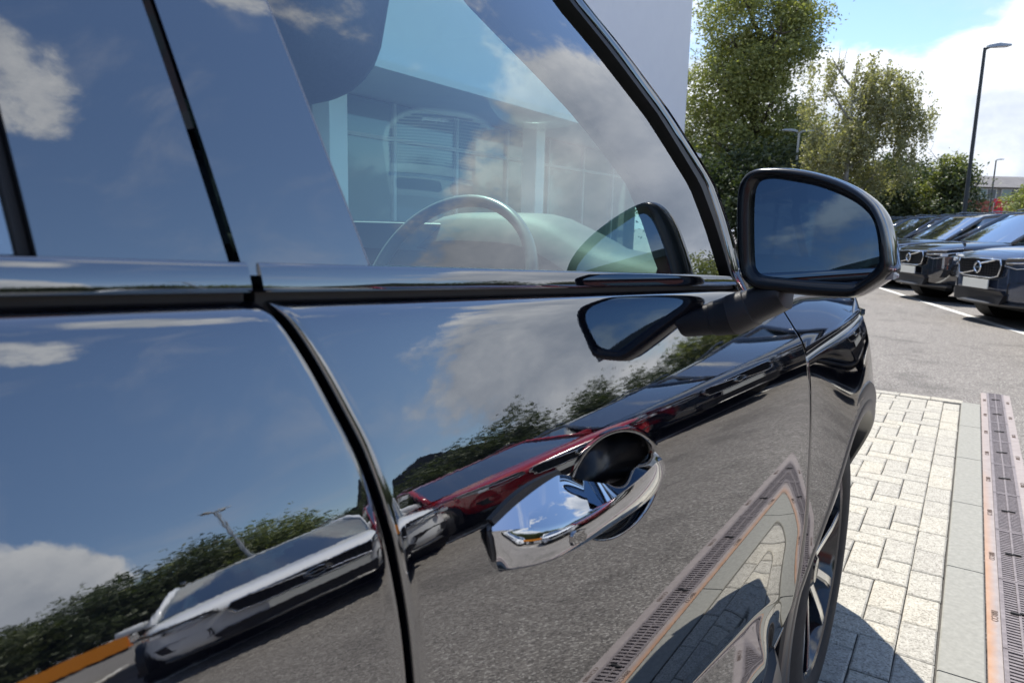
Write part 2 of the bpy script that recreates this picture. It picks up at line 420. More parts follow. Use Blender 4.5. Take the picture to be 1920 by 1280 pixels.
def text_obj(name, body, size, loc, rot, material, parent, extrude=.0006, align='CENTER'):
    cu = bpy.data.curves.new(name, 'FONT'); cu.body = body; cu.size = size; cu.extrude = extrude; cu.align_x = align; cu.align_y = 'CENTER'
    cu.materials.append(material); o = bpy.data.objects.new(name, cu); COL.objects.link(o); o.location = loc; o.rotation_euler = rot
    me = bpy.data.meshes.new_from_object(o.evaluated_get(bpy.context.evaluated_depsgraph_get())); me.name = name
    lo, ro = o.location.copy(), o.rotation_euler.copy(); bpy.data.objects.remove(o)
    o = bpy.data.objects.new(name, me); COL.objects.link(o); o.location = lo; o.rotation_euler = ro
    if parent is not None: o.parent = parent
    return o
for k in range(-6, 12):
    o = bpy.data.objects.new('drain_grate', gme); COL.objects.link(o); o.parent = drain; o.location = (0, .36+k*.5, .004)
    q = bpy.data.objects.new('locking_bar', lme); COL.objects.link(q); q.parent = o
    if k >= 1:
        text_obj('cast_lettering', 'BIRCO', .026, (X0+.02, .36+k*.5+.2, .0085), (0, 0, -math.pi/2), LETTER, drain)
        text_obj('cast_lettering', 'BIRCO', .026, (X1-.02, .36+k*.5+.2, .0085), (0, 0, math.pi/2), LETTER, drain)

# ------------------------------------------------------------------ the black car beside the viewpoint
car = thing('black_suv', 'large glossy black SUV close up with chrome handle, parked on the block paving', 'car')
def ZB(y): return 1.172 - .055*y - .05*max(0, y-1.9)**2             # belt line height
ALPHA = [(.018, 66), (.0205, 50), (.0235, 36), (.028, 26), (.036, 22.3), (.056, 21.2), (.07, 21.3), (.085, 21.5), (.1, 20.6), (.112, 18.6), (.123, 15.8), (.133, 12.4), (.143, 10), (.16, 8.3), (.2, 4.8), (.25, 2.0),
         (.30, -.6), (.34, -2.7), (.37, -4.6), (.40, -6.7), (.45, -9), (.9, -9)]
TAB = [(.018, .2640)]
t = .018
while t < .95:
    a = sinterp(ALPHA, t+.001); TAB.append((t+.002, TAB[-1][1]-.002*math.tan(R(a)))); t += .002
WC = Vector((-.206, 1.78, .362))                                    # front wheel centre, outer face
BOWL = (.490, .9830, .080, .0385)
LIP = [(0, 0)]
for _k in range(120):
    d_ = _k*.0015; LIP.append((d_+.0015, LIP[-1][1]+.0015*.56*smooth(0, .014, d_)*(1-smooth(.055, .10, d_))))
def skin(y, z, bowl=True):
    """distance of the door skin to the left of the viewpoint at (y, z)"""
    tt = ZB(y)-z; k = (tt-.018)/.002
    if k <= 0: L = TAB[0][1]
    else:
        i = min(int(k), len(TAB)-2); L = TAB[i][1]+(TAB[i+1][1]-TAB[i][1])*(k-i)
    # lower sill scallop with an upturned lip
    tf = .455+.20*(y-.725); d = tt-tf
    if d > 0 and y < 1.27: L -= interp(LIP, d)*(1-smooth(1.06, 1.27, y))
    r = math.hypot(y-WC.y, z-WC.z)
    if r < .82: L -= .335*(.82-max(r, .40))**2.4
    if y > 2.0: L += .95*(y-2.0)**2
    if y < -.1: L += .05*(y+.1)**2
    if bowl:
        q = math.hypot((y-BOWL[0])/BOWL[2], (z-BOWL[1]+.10*(y-BOWL[0]))/BOWL[3])
        if q < 1: L += .03
    return L
def glassL(y, h): return .2705 + math.tan(R(13+20*h))*h             # side glass, h above the belt
def on_skin(px, py, off=0):
    L = .23; d = vray(px, py)
    for _ in range(60):
        P = CC + d*((-L)/d.x); L = .6*L + .4*(skin(P.y, P.z, False)+off)
    return CC + d*((-L)/d.x)
def on_glass(px, py, off=0):
    L = .28; d = vray(px, py)
    for _ in range(60):
        P = CC + d*((-L)/d.x); L = .5*L + .5*(glassL(P.y, P.z-ZB(P.y))+off)
    return CC + d*((-L)/d.x)
def curve_tz(pix):
    """edge given as pixels -> list of (drop below belt, y) on the skin"""
    out = []
    for q in pix:
        P = on_skin(*q); out.append((ZB(P.y)-P.z, P.y))
    out.sort(); return out
CUT = curve_tz([(503, 562), (545, 612), (590, 680), (640, 770), (685, 860), (720, 960), (745, 1060), (765, 1180), (775, 1280)])
CUT = [(.018, CUT[0][1]-.0025)] + [c for c in CUT if c[0] > .022]
CUT.append((.45, CUT[-1][1]+.004)); CUT.append((.85, CUT[-1][1]-.03))
FRONT = curve_tz([(1469, 581), (1490, 616), (1507, 647), (1515, 690), (1519, 760), (1516, 880), (1508, 1000), (1490, 1120)])
FRONT.append((FRONT[-1][0]+.1, FRONT[-1][1]-.06))
def cutf(t): return sinterp(CUT, t)
def frontf(t): return sinterp(FRONT, t)
def panel(name, y0f, y1f, tlist, material, parent, roll0=True, roll1=True, gap=.0055, nb=130, extra=None, rolltop=True):
    """a skin panel bounded by two cut lines, with rolled-in edges"""
    bm = BM(); rows = []
    for ti, t in enumerate(tlist):
        a, b = y0f(t)+gap/2, y1f(t)-gap/2
        ys = []
        if roll0: ys += [(a, .013), (a, .0035), (a+.0007, .0012), (a+.0022, .0003)]
        else: ys += [(a, 0)]
        base = a+(.005 if roll0 else .003); end = b-(.005 if roll1 else .003)
        ys += [(base+(end-base)*k/nb, 0) for k in range(nb+1)]
        if roll1: ys += [(b-.0022, .0003), (b-.0007, .0012), (b, .0035), (b, .013)]
        else: ys += [(b, 0)]
        rows.append([bm.verts.new((-(skin(y, ZB(y)-t)+off), y, ZB(y)-t)) for y, off in ys])
    if rolltop:
        top = []
        for v in rows[0]: top.append(bm.verts.new((v.co.x-.014, v.co.y, v.co.z+.0025)))
        rows.insert(0, top)
    for r0, r1 in zip(rows, rows[1:]):
        for i in range(len(r0)-1): bm.faces.new((r0[i], r1[i], r1[i+1], r0[i+1]))
    bmesh.ops.recalc_face_normals(bm, faces=bm.faces[:])
    bm.faces.ensure_lookup_table(); f = max(bm.faces, key=lambda q: abs(q.normal.x))
    if f.normal.x < 0: bmesh.ops.reverse_faces(bm, faces=bm.faces[:])
    return obj(name, bm, material, parent, True)
def tl(t0, t1, step): 
    n = int((t1-t0)/step); return [t0+(t1-t0)*k/n for k in range(n+1)]
TD = [.018, .0185, .0193, .0203, .0215, .023, .025, .0275, .031, .036] + tl(.041, .70, .0038)
def bowlq(y, z): return math.hypot((y-BOWL[0])/BOWL[2], (z-BOWL[1]+.10*(y-BOWL[0]))/BOWL[3])
front_door = panel('front_door', cutf, frontf, TD, PAINT, car, nb=280)
bm = bmesh.new(); bm.from_mesh(front_door.data)
bmesh.ops.delete(bm, geom=[f for f in bm.faces if any(bowlq(v.co.y, v.co.z) < 1 for v in f.verts)], context='FACES')
bm.to_mesh(front_door.data); bm.free(); front_door.data.shade_smooth()
bm = BM()
def bowl_rings(lst):
    rings = []
    for q, dd in lst:
        rg = []
        for k in range(96):
            a = 2*math.pi*k/96; y_ = BOWL[0]+BOWL[2]*q*math.cos(a); z_ = BOWL[1]-.10*(y_-BOWL[0])+BOWL[3]*q*math.sin(a)
            rg.append((-(skin(y_, z_, False)+dd), y_, z_))
        rings.append(rg)
    return rings
loft(bm, bowl_rings(((1.13, -.0001), (1.08, -.0002), (1.04, -.0002), (1.02, .0001), (1.008, .0006), (.995, .002), (.982, .0048), (.97, .0078))), caps=False); obj('recess_lip', fixn(bm), PAINT, front_door, True)
bm = BM(); loft(bm, bowl_rings(((.972, .0072), (.95, .0115), (.91, .017), (.83, .0225), (.7, .0255), (.45, .027), (.2, .0275), (.03, .0275)))); obj('handle_recess', fixn(bm), mat('recess_gloss', (.003, .003, .004), .22, 0, 1.28), front_door, True)
rear_door = panel('rear_door', lambda t: -.85, cutf, TD, PAINT, car, roll0=False, nb=150)
# front wing: from the door to the arch; upper limit is the bonnet shut line
SHUT = .1185
def shut_t(y): return (ZB(y)-.9765) if y > 1.15 else .12
def wing():
    bm = BM(); nr, nc = 70, 150
    rows = []
    for i in range(nr+1):
        u = i/nr; row = []
        for j in range(-3, nc+1):
            # the top edge follows the shut line z ~ .973, lower edge z=.30
            z = .971 - (.971-.36)*u
            f0 = frontf(ZB(1.3)-z)
            for _ in range(4): f0 = frontf(ZB(f0)-z)
            a = f0+.0028; b = 2.62
            off = 0
            if j < 0: y_ = a+{-3: 0, -2: 0, -1: .0012}[j]; off = {-3: .013, -2: .0030, -1: .0008}[j]
            else: y_ = a+.003+(b-a-.003)*(j/nc)
            row.append((y_, z, off))
        rows.append(row)
    top = [(y_, z+.0004, off+.012) for y_, z, off in rows[0]]; top2 = [(y_, z-.001, off+.0008) for y_, z, off in rows[0]]
    rows[0] = [(y_, z, off+.0030) for y_, z, off in rows[0]]
    rows = [top, rows[0], [(y_, z-.0022, off) for y_, z, off in top2]] + rows[1:]
    vv = [[bm.verts.new((-(skin(y_, z, False)+off), y_, z)) for y_, z, off in row] for row in rows]
    for r0, r1 in zip(vv, vv[1:]):
        for i in range(len(r0)-1):
            c = (r0[i].co+r1[i+1].co)/2
            if math.hypot(c.y-WC.y, c.z-WC.z) < .458 or (c.z < .42 and c.y < WC.y+.4 and c.y > WC.y): continue
            bm.faces.new((r0[i], r1[i], r1[i+1], r0[i+1]))
    bmesh.ops.recalc_face_normals(bm, faces=bm.faces[:])
    if sum(f.normal.x*f.calc_area() for f in bm.faces) < 0: bmesh.ops.reverse_faces(bm, faces=bm.faces[:])
    for v in [v for v in bm.verts if not v.link_faces]: bm.verts.remove(v)
    return obj('front_wing', bm, PAINT, car, True)
wing()
# clamshell bonnet: side flank above the shut line, crown across the car
XCAR = -1.135
def bonnet():
    bm = BM(); rows = []
    nst = 60
    for i in range(nst+1):
        y_ = 1.06+(2.58-1.06)*i/nst
        a = y_
        z0 = .9765
        L0 = skin(y_, z0, False)
        zt = min(ZB(y_)-.012, 1.085-.045*(y_-1.1)) - .10*max(0, y_-2.15)**1.5
        f0 = frontf(ZB(y_)-z0)
        prof = []
        Lt = skin(y_, zt, False)+.012
        prof += [(L0+.012, z0+.0002), (L0+.003, z0+.0004), (L0+.0007, z0+.0016), (L0, z0+.0035)]
        for k in range(1, 15):
            zz = z0+.0035+(zt-z0-.0035)*k/14; prof.append((skin(y_, zz, False)*1.0+.0*k, zz))
        Lr, zr = prof[-1]
        for k in range(1, 7):                                       # shoulder radius
            an = R(65-9.5*k); Lr += .010*math.cos(an)*1.0+.002; zr += .010*math.sin(an)*.55; prof.append((Lr, zr))
        zc = zr+.045
        for k in range(1, 12):
            u = k/11; prof.append((Lr+(-XCAR-Lr)*u, zr+(zc-zr)*(1-(1-u)**2.2) - (.0 if u > .25 else .006*math.sin(u*4*math.pi))))
        prof += [(-2*XCAR-l, z) for l, z in reversed(prof[4:-1])]
        rows.append([(-l, max(y_, 0), z) for l, z in prof])
    # the rear edge of the flank follows the door gap
    for i, row in enumerate(rows):
        for k, (x_, y_, z_) in enumerate(row):
            f0 = sinterp(FRONT, ZB(1.2)-z_)+.0055/2 if k < 24 else 0
            if k < 24 and y_ < 1.9:
                s = (y_-1.06)/(1.9-1.06); ny = max(f0, 1.0)+(1.9-max(f0, 1.0))*s
                l = -x_ + (skin(ny, z_, False)-skin(y_, z_, False)); row[k] = (-l, ny, z_)
    vv = [[bm.verts.new(p) for p in row] for row in rows]
    for r0, r1 in zip(vv, vv[1:]):
        for i in range(len(r0)-1): bm.faces.new((r0[i], r0[i+1], r1[i+1], r1[i]))
    bmesh.ops.recalc_face_normals(bm, faces=bm.faces[:])
    if sum(f.normal.z*f.calc_area() for f in bm.faces) < 0: bmesh.ops.reverse_faces(bm, faces=bm.faces[:])
    return obj('bonnet', bm, PAINT, car, True)
bonnet()
# headlamp tip and front bumper
bm = BM()
rings = []
for y_, za, zb in ((2.16, .958, .972), (2.26, .90, .972), (2.4, .86, .965), (2.56, .86, .94)):
    L = skin(y_, .93, False)-.006
    rings.append([(-L, y_, za), (-L, y_, zb), (-L-.2, y_, zb), (-L-.2, y_, za)])
loft(bm, rings); obj('headlight', fixn(bm), LAMP, car)
bm = BM(); rings = []
for k in range(13):
    u = -1+2*k/12; x_ = XCAR+u*.80; yy = 2.66-.22*abs(u)**3
    rings.append([(x_, yy-.25, .25), (x_, yy, .27), (x_, yy+.03, .45), (x_, yy, .7), (x_, yy-.04, .95), (x_, yy-.30, 1.0)])
loft(bm, rings); obj('front_bumper', fixn(bm), PAINT, car, 50)
# inner body that keeps light out of panel gaps
bm = BM()
rows = []
for y_ in [-.85+k*.1 for k in range(23)]:
    rows.append([(-(skin(y_, ZB(y_)-t, False)+.030+(.02 if y_ > 1.2 else 0)), y_, ZB(y_)-t) for t in (.012, .1, .3, .5, .75)])
vv = [[bm.verts.new(p) for p in r] for r in rows]
for r0, r1 in zip(vv, vv[1:]):
    for i in range(4):
        c = (r0[i].co+r1[i+1].co)/2
        if math.hypot(c.y-WC.y, c.z-WC.z) < .43: continue
        bm.faces.new((r0[i], r1[i], r1[i+1], r0[i+1]))
obj('door_shut_frame', bm, DARK, car)
# belt mouldings: gloss strip below the glass with a dark groove under it
def belt(y0, y1, parent):
    bm = BM(); n = max(2, int((y1-y0)/.02)); rings = []
    prof = [(.2745, -.003), (.2685, -.0008), (.2655, -.0001), (.2637, -.0008), (.2628, -.0024), (.2617, -.0065), (.2607, -.0105), (.2606, -.0122), (.2616, -.0133), (.268, -.0137), (.276, -.0120)]
    for k in range(n+1):
        y_ = y0+(y1-y0)*k/n; rings.append([(-l, y_, ZB(y_)+dz) for l, dz in prof])
    loft(bm, rings); obj('belt_moulding', fixn(bm), GLOSSBLACK, parent, 40)
    bm = BM(); rings = []
    for k in range(n+1):
        y_ = y0+(y1-y0)*k/n; rings.append([(-.2668, y_, ZB(y_)-.0125), (-.2668, y_, ZB(y_)-.026), (-.276, y_, ZB(y_)-.026), (-.276, y_, ZB(y_)-.0125)])
    loft(bm, rings); obj('belt_seal', fixn(bm), RUBBER, parent)
CB = on_glass(455, 490).y
belt(CB+.003, 1.0, front_door); belt(-.85, CB-.003, rear_door)
# glass and gloss pillar panels, all on the same curved tumblehome
def gpatch(name, ylo, yhi, material, parent, off=0, h0=-.006, h1=.44, nh=44, ny=10, thick=.004, sm=True):
    bm = BM(); grid = []
    for side_ in (0, 1):
        g = []
        for i in range(nh+1):
            h = h0+(h1-h0)*i/nh; a, b = ylo(h), yhi(h)
            if b < a+.001: b = a+.001
            g.append([bm.verts.new((-(glassL(a+(b-a)*j/ny, h)+off+side_*thick), a+(b-a)*j/ny, ZB(a+(b-a)*j/ny)+h)) for j in range(ny+1)])
        grid.append(g)
    g0, g1 = grid
    if thick == 0:
        g1 = None
    for i in range(nh):
        for j in range(ny):
            bm.faces.new((g0[i][j], g0[i][j+1], g0[i+1][j+1], g0[i+1][j]))
            if g1: bm.faces.new((g1[i][j], g1[i+1][j], g1[i+1][j+1], g1[i][j+1]))
    if g1:
        for i in range(nh):
            for j in (0, ny): bm.faces.new((g0[i][j], g0[i+1][j], g1[i+1][j], g1[i][j]))
        for j in range(ny):
            for i in (0, nh): bm.faces.new((g0[i][j], g0[i][j+1], g1[i][j+1], g1[i][j]))
    bmesh.ops.recalc_face_normals(bm, faces=bm.faces[:])
    if thick == 0 and sum(f.normal.x for f in bm.faces) < 0: bmesh.ops.reverse_faces(bm, faces=bm.faces[:])
    return obj(name, bm, material, parent, 35 if sm else None)
def gline(pix, off=0):
    out = []
    for q in pix:
        P = on_glass(*q, off); out.append((P.z-ZB(P.y), P.y))
    out.sort(); (h0, y0), (h1, y1) = out[0], out[-1]; s = (y1-y0)/(h1-h0)
    tab = [(-.05, y0+s*(-.05-h0))] + out + [(.5, y1+s*(.5-h1))]
    tab = sorted({round(a, 5): b for a, b in tab}.items())
    return lambda h: interp(tab, h)
gapline = gline([(278, 0), (437, 480)], -.006)
panefront = gline([(492, 0), (610, 300), (684, 492)], -.004)
rearpane = gline([(0, 200), (68, 470)], -.006)
pillar_in = gline([(1056, 0), (1130, 90), (1225, 215), (1305, 345), (1333, 420), (1362, 515)], -.002)
pillar_mid = gline([(1076, 0), (1150, 90), (1243, 215), (1325, 345), (1350, 420), (1374, 515)], -.008)
pillar_out = gline([(1093, 0), (1168, 90), (1262, 215), (1343, 345), (1370, 420), (1396, 515)], -.008)
gpatch('pillar_panel', lambda h: gapline(h)+.003, panefront, GLOSSBLACK, front_door, -.0058, thick=.012)
gpatch('pillar_panel', rearpane, lambda h: gapline(h)-.003, GLOSSBLACK, rear_door, -.0058, thick=.012)
gpatch('pillar_panel_edge', lambda h: panefront(h)-.0002, lambda h: panefront(h)+.0022, mat('pillar_trim_edge', (.30, .31, .34), .25), front_door, -.0050, thick=.006, ny=2)
gpatch('rear_window', lambda h: -.80, lambda h: rearpane(h)-.004, CARGLASS, rear_door, 0, thick=0)
gpatch('window_seal', lambda h: rearpane(h)-.0038, lambda h: rearpane(h)-.0004, RUBBER, rear_door, -.002, thick=.010, ny=2)
front_pane = gpatch('window_pane', lambda h: panefront(h)-.01, lambda h: pillar_in(h)+.012, SIDEGLASS, front_door, 0, thick=0, ny=30)
gpatch('window_seal', lambda h: pillar_in(h), lambda h: pillar_mid(h)-.001, RUBBER, front_door, -.0075, thick=.02, ny=4)
gpatch('door_frame', lambda h: panefront(h)-.05, lambda h: pillar_mid(h), GLOSSBLACK, front_door, -.007, h0=.40, h1=.50, thick=.02, nh=8, ny=20)
gpatch('door_frame', lambda h: -.80, lambda h: panefront(h)-.05, GLOSSBLACK, rear_door, -.007, h0=.40, h1=.50, thick=.02, nh=8, ny=20)
def pillar():
    bm = BM(); rings = []
    for i in range(41):
        h = -.05+.50*i/40; ym, yo = pillar_mid(h), pillar_out(h)
        pr = []
        for u, off in ((0, .012), (0, -.004), (.04, -.0085), (.25, -.011), (.5, -.0105), (.58, -.0075), (.62, -.0075), (.7, -.0105), (.92, -.006), (1.0, .002), (1.05, .02), (.9, .05)):
            y_ = ym+(yo-ym)*u; pr.append((-(glassL(y_, h)+off), y_, ZB(y_)+h))
        rings.append(pr)
    loft(bm, rings); return obj('windscreen_pillar', fixn(bm), GLOSSBLACK, car, 40)
pillar()
bm = BM(); rings = []                                               # inner pillar trim behind the glass
for i in range(21):
    h = -.03+.5*i/20; yo = pillar_out(h)
    a = Vector((-(glassL(yo, h)+.025), yo-.015, ZB(yo)+h)); b = a+Vector((-.085, .035, .0)); 
    c = a+Vector((-.02, -.115, -.01)); e = a+Vector((.004, -.05, -.01))
    rings.append([a, b, b+Vector((-.01, -.02, 0)), c, e])
loft(bm, rings); obj('pillar_trim', fixn(bm), mat('pillar_fabric', (.02, .021, .023), .9), car, 40)

# roof, far side and windscreen
def roofshell():
    bm = BM(); rows = []
    for k in range(13):
        u = k/12; y_ = .50-2.2*u
        zr = 1.60+.045*math.sin(min(1, u*1.6)*math.pi/2)
        row = []
        for j in range(17):
            v = -1+2*j/16; x_ = XCAR+v*(.70); row.append((x_, y_+.12*(1-v*v)*(1-u), zr-.05*abs(v)**3.5))
        rows.append(row)
    lo = [[(x_*1.0, y_, z-.035) for x_, y_, z in r] for r in rows]
    vv = [[bm.verts.new(p) for p in r] for r in rows]; ww = [[bm.verts.new(p) for p in r] for r in lo]
    for g in (vv, ww):
        for r0, r1 in zip(g, g[1:]):
            for i in range(16): bm.faces.new((r0[i], r0[i+1], r1[i+1], r1[i]))
    for i in range(16):
        for k in (0, 12): bm.faces.new((vv[k][i], vv[k][i+1], ww[k][i+1], ww[k][i]))
    for k in range(12):
        for i in (0, 16): bm.faces.new((vv[k][i], vv[k+1][i], ww[k+1][i], ww[k][i]))
    return obj('roof', fixn(bm), PAINT, car, 40)
roofshell()
def screen_pt(u, s):
    """u -1..1 across the car, s 0 (cowl) .. 1 (roof)"""
    hw = .86-.20*s
    y_ = 1.23-.76*s + .16*(1-u*u)*(1-.3*s); z = 1.045+.545*s - .02*u*u
    return Vector((XCAR+u*hw, y_, z))
bm = BM(); g = [[bm.verts.new(screen_pt(-1+2*j/24, i/14)) for j in range(25)] for i in range(15)]
for i in range(14):
    for j in range(24): bm.faces.new((g[i][j], g[i+1][j], g[i+1][j+1], g[i][j+1]))
obj('windscreen', fixn(bm), SCREENGLASS, car, True)
# far-side doors and pillars (seen through the cabin)
bm = BM(); box(bm, (2*XCAR+.24, .1, .72), (.06, 2.5, .76)); obj('passenger_door', bm, PAINT, car)
xf = 2*XCAR
for pts_, rad_ in (([(xf+.27, 1.24, 1.06), (xf+.34, .85, 1.32), (xf+.43, .47, 1.585)], .024), ([(xf+.27, -.02, 1.08), (xf+.42, -.12, 1.585)], .04)):
    bm = BM(); tube(bm, pts_, rad_, 8); obj('far_pillar', bm, mat('pillar_fabric'), car, True)
# floor and bulkhead of the cabin
bm = BM(); box(bm, (XCAR, .2, .36), (1.7, 3.0, .04)); obj('cabin_floor', bm, DASHDARK, car)
# dashboard
def dashboard():
    bm = BM(); rings = []
    for k in range(45):
        x_ = XCAR+.80-1.60*k/44
        hump = .060*math.exp(-((x_+.70)/.17)**4)+.030*math.exp(-((x_-XCAR)/.22)**4)
        edge = 1-smooth(.66, .82, abs(x_-XCAR))
        zt = 1.118+hump*1.0+.022*edge
        rings.append([(x_, 1.42, .8), (x_, 1.36, 1.06), (x_, 1.22, zt-.025), (x_, 1.10, zt), (x_, 1.02, zt-.002), (x_, .985, zt-.014), (x_, .965, zt-.05), (x_, .985, zt-.09), (x_, 1.01, .9), (x_, 1.05, .66)])
    loft(bm, rings, flip=False); fixn(bm)
    for f in bm.faces:
        c = f.calc_center_median()
        if c.y < .99: f.material_index = 1
    return obj('dashboard', bm, [DASH, mat('dash_front', (.05, .052, .052), .6)], car, 45)
dash = dashboard()
def rrect(w, h, r, n=6):
    pts = []
    for cx, cy, a0 in ((w/2-r, h/2-r, 0), (-w/2+r, h/2-r, 90), (-w/2+r, -h/2+r, 180), (w/2-r, -h/2+r, 270)):
        pts += [(cx+r*math.cos(R(a0+90*k/n)), cy+r*math.sin(R(a0+90*k/n))) for k in range(n+1)]
    return pts
# speaker panel on the dash top, mirrored in the windscreen
SPX, SPY, SPZ = -.915, 1.045, 1.178
def spk(k, z):
    pts = [(-.5, .5), (-.5, -.12)] + [(-.5+.36*(1-math.cos(R(q))), -.12-.38*math.sin(R(q))) for q in range(10, 91, 10)] + [(.5-.36*(1-math.cos(R(q))), -.12-.38*math.sin(R(q))) for q in range(90, 9, -10)] + [(.5, -.12), (.5, .5)]
    return [(SPX+a*.315*k, SPY+b*.165*k, z) for a, b in pts]
bm = BM(); loft(bm, [spk(1.03, 1.13), spk(1.03, SPZ-.002), spk(1.0, SPZ), spk(.985, SPZ-.001)]); obj('speaker_grille', fixn(bm), SPEAKER, dash, 40)
bm = BM()
for i in range(-26, 27):
    for j in range(-13, 4):
        x_, y_ = i*.0056+(j % 2)*.0028, j*.0056
        if abs(x_) < .145 and (y_ > -.02 or math.hypot(max(0, abs(x_)-.045)/.10, (y_+.02)/.056) < 1): box(bm, (SPX+x_, SPY+y_, SPZ+.0002), (.003, .003, .0008))
stuff(obj('speaker_perforations', bm, DARK, dash))
text_obj('speaker_lettering', 'harman/kardon', .011, (SPX-.015, SPY-.066, SPZ+.0008), (0, 0, 0), LAMPWHITE, dash, .0003)
for sx in (-1, 1):
    bm = BM(); P = rrect(.125, .022, .008)
    loft(bm, [[(SPX+sx*.075+a, SPY+.060+b, SPZ-.01) for a, b in P], [(SPX+sx*.075+a, SPY+.060+b, SPZ+.001) for a, b in P]]); obj('demist_slot', fixn(bm), DARK, dash)
bm = BM(); box(bm, (SPX, SPY+.041, SPZ), (.31, .006, .003)); obj('speaker_trim', bm, CHROME, dash)
# side vent by the driver's door, door card
bm = BM(); P = rrect(.13, .036, .016)
def vf(a, b, d): return (-.42+a, .962-d, 1.080+b)
loft(bm, [[vf(a, b, 0) for a, b in P], [vf(a, b, .012) for a, b in P], [vf(a*.86, b*.72, .012) for a, b in P], [vf(a*.86, b*.72, .0) for a, b in P]]); vent = obj('air_vent', fixn(bm), ALLOY, dash, 40)
bm = BM(); box(bm, (-.42, .958, 1.080), (.105, .004, .022)); obj('vent_opening', bm, DARK, dash)
bm = BM()
for k in range(4): box(bm, (-.455+.023*k, .952, 1.080), (.003, .006, .022))
obj('vent_vanes', bm, DASHDARK, dash)
bm = BM(); rings = []
for k in range(21):
    y_ = -.1+1.1*k/20; zb_ = ZB(y_)
    rings.append([(-.285, y_, zb_-.012), (-.315, y_, zb_-.005), (-.335, y_, zb_-.02), (-.335, y_, .75), (-.29, y_, .75)])
loft(bm, rings); obj('door_card', fixn(bm), DASHDARK, front_door, 40)
# steering wheel
SWC = Vector((-.685, .87, 1.078)); sn = Vector((0, -.90, .44)).normalized(); sx_ = Vector((1, 0, 0)); su = sn.cross(sx_)*-1
if su.z < 0: su = -su
bm = BM(); nb_, ns_ = 64, 12; rings = []
for i in range(nb_+1):
    t = 2*math.pi*i/nb_; c = SWC+(sx_*math.cos(t)+su*math.sin(t))*.152; rad = (sx_*math.cos(t)+su*math.sin(t))
    rings.append([c+rad*.0092*math.cos(2*math.pi*k/ns_)+sn*.012*math.sin(2*math.pi*k/ns_) for k in range(ns_)])
loft(bm, rings, caps=False); wheel_s = obj('steering_wheel', fixn(bm), WHEELRIM, car, True)
bm = BM(); P = rrect(.14, .10, .045)
loft(bm, [[SWC+sx_*a+su*(b-.05)+sn*-.02 for a, b in P], [SWC+sx_*a+su*(b-.05)+sn*.02 for a, b in P], [SWC+sx_*a*.7+su*(b*.7-.05)+sn*.035 for a, b in P]]); obj('airbag_cover', fixn(bm), DASHDARK, wheel_s, 40)
bm = BM()
for a in (R(0), R(180), R(270)): tube(bm, [SWC, SWC+(sx_*math.cos(a)+su*math.sin(a))*.17], [.022, .016], 8)
obj('wheel_spokes', bm, DASHDARK, wheel_s, True)
bm = BM(); tube(bm, [SWC+Vector((0, .02, 0)), SWC+Vector((0, .22, -.1))], .035, 12); obj('steering_column', bm, DASHDARK, wheel_s, True)
# driver's seat
def cushion(name, c, s, rot, material, parent, e=.35):
    bm = BM(); rings = []; nn = 16
    for i in range(nn+1):
        v = -math.pi/2+math.pi*i/nn; z = math.copysign(abs(math.sin(v))**e, math.sin(v)); r = max(.02, abs(math.cos(v))**e)
        rings.append([Matrix.Translation(Vector(c)) @ rot.to_4x4() @ Vector((s[0]*r*math.copysign(abs(math.cos(t))**e, math.cos(t)), s[1]*r*math.copysign(abs(math.sin(t))**e, math.sin(t)), s[2]*z)) for t in [2*math.pi*k/24 for k in range(24)]])
    loft(bm, rings); return obj(name, fixn(bm), material, parent, True)
seat = cushion('driver_seat', (-.74, .02, .84), (.24, .075, .34), Matrix.Rotation(R(14), 3, 'X'), LEATHER, car)
cushion('seat_cushion', (-.74, .34, .55), (.25, .27, .08), Matrix.Rotation(R(4), 3, 'X'), LEATHER, seat)
HP = CC + vray(560, 60)*(.52/abs(vray(560, 60).x)); 
cushion('headrest', (HP.x-.02, HP.y-.03, HP.z+.02), (.13, .052, .085), Matrix.Rotation(R(-12), 3, 'X'), LEATHER, seat, .5)
seat2 = cushion('passenger_seat', (-1.53, -.06, .84), (.24, .075, .34), Matrix.Rotation(R(14), 3, 'X'), LEATHER, car)

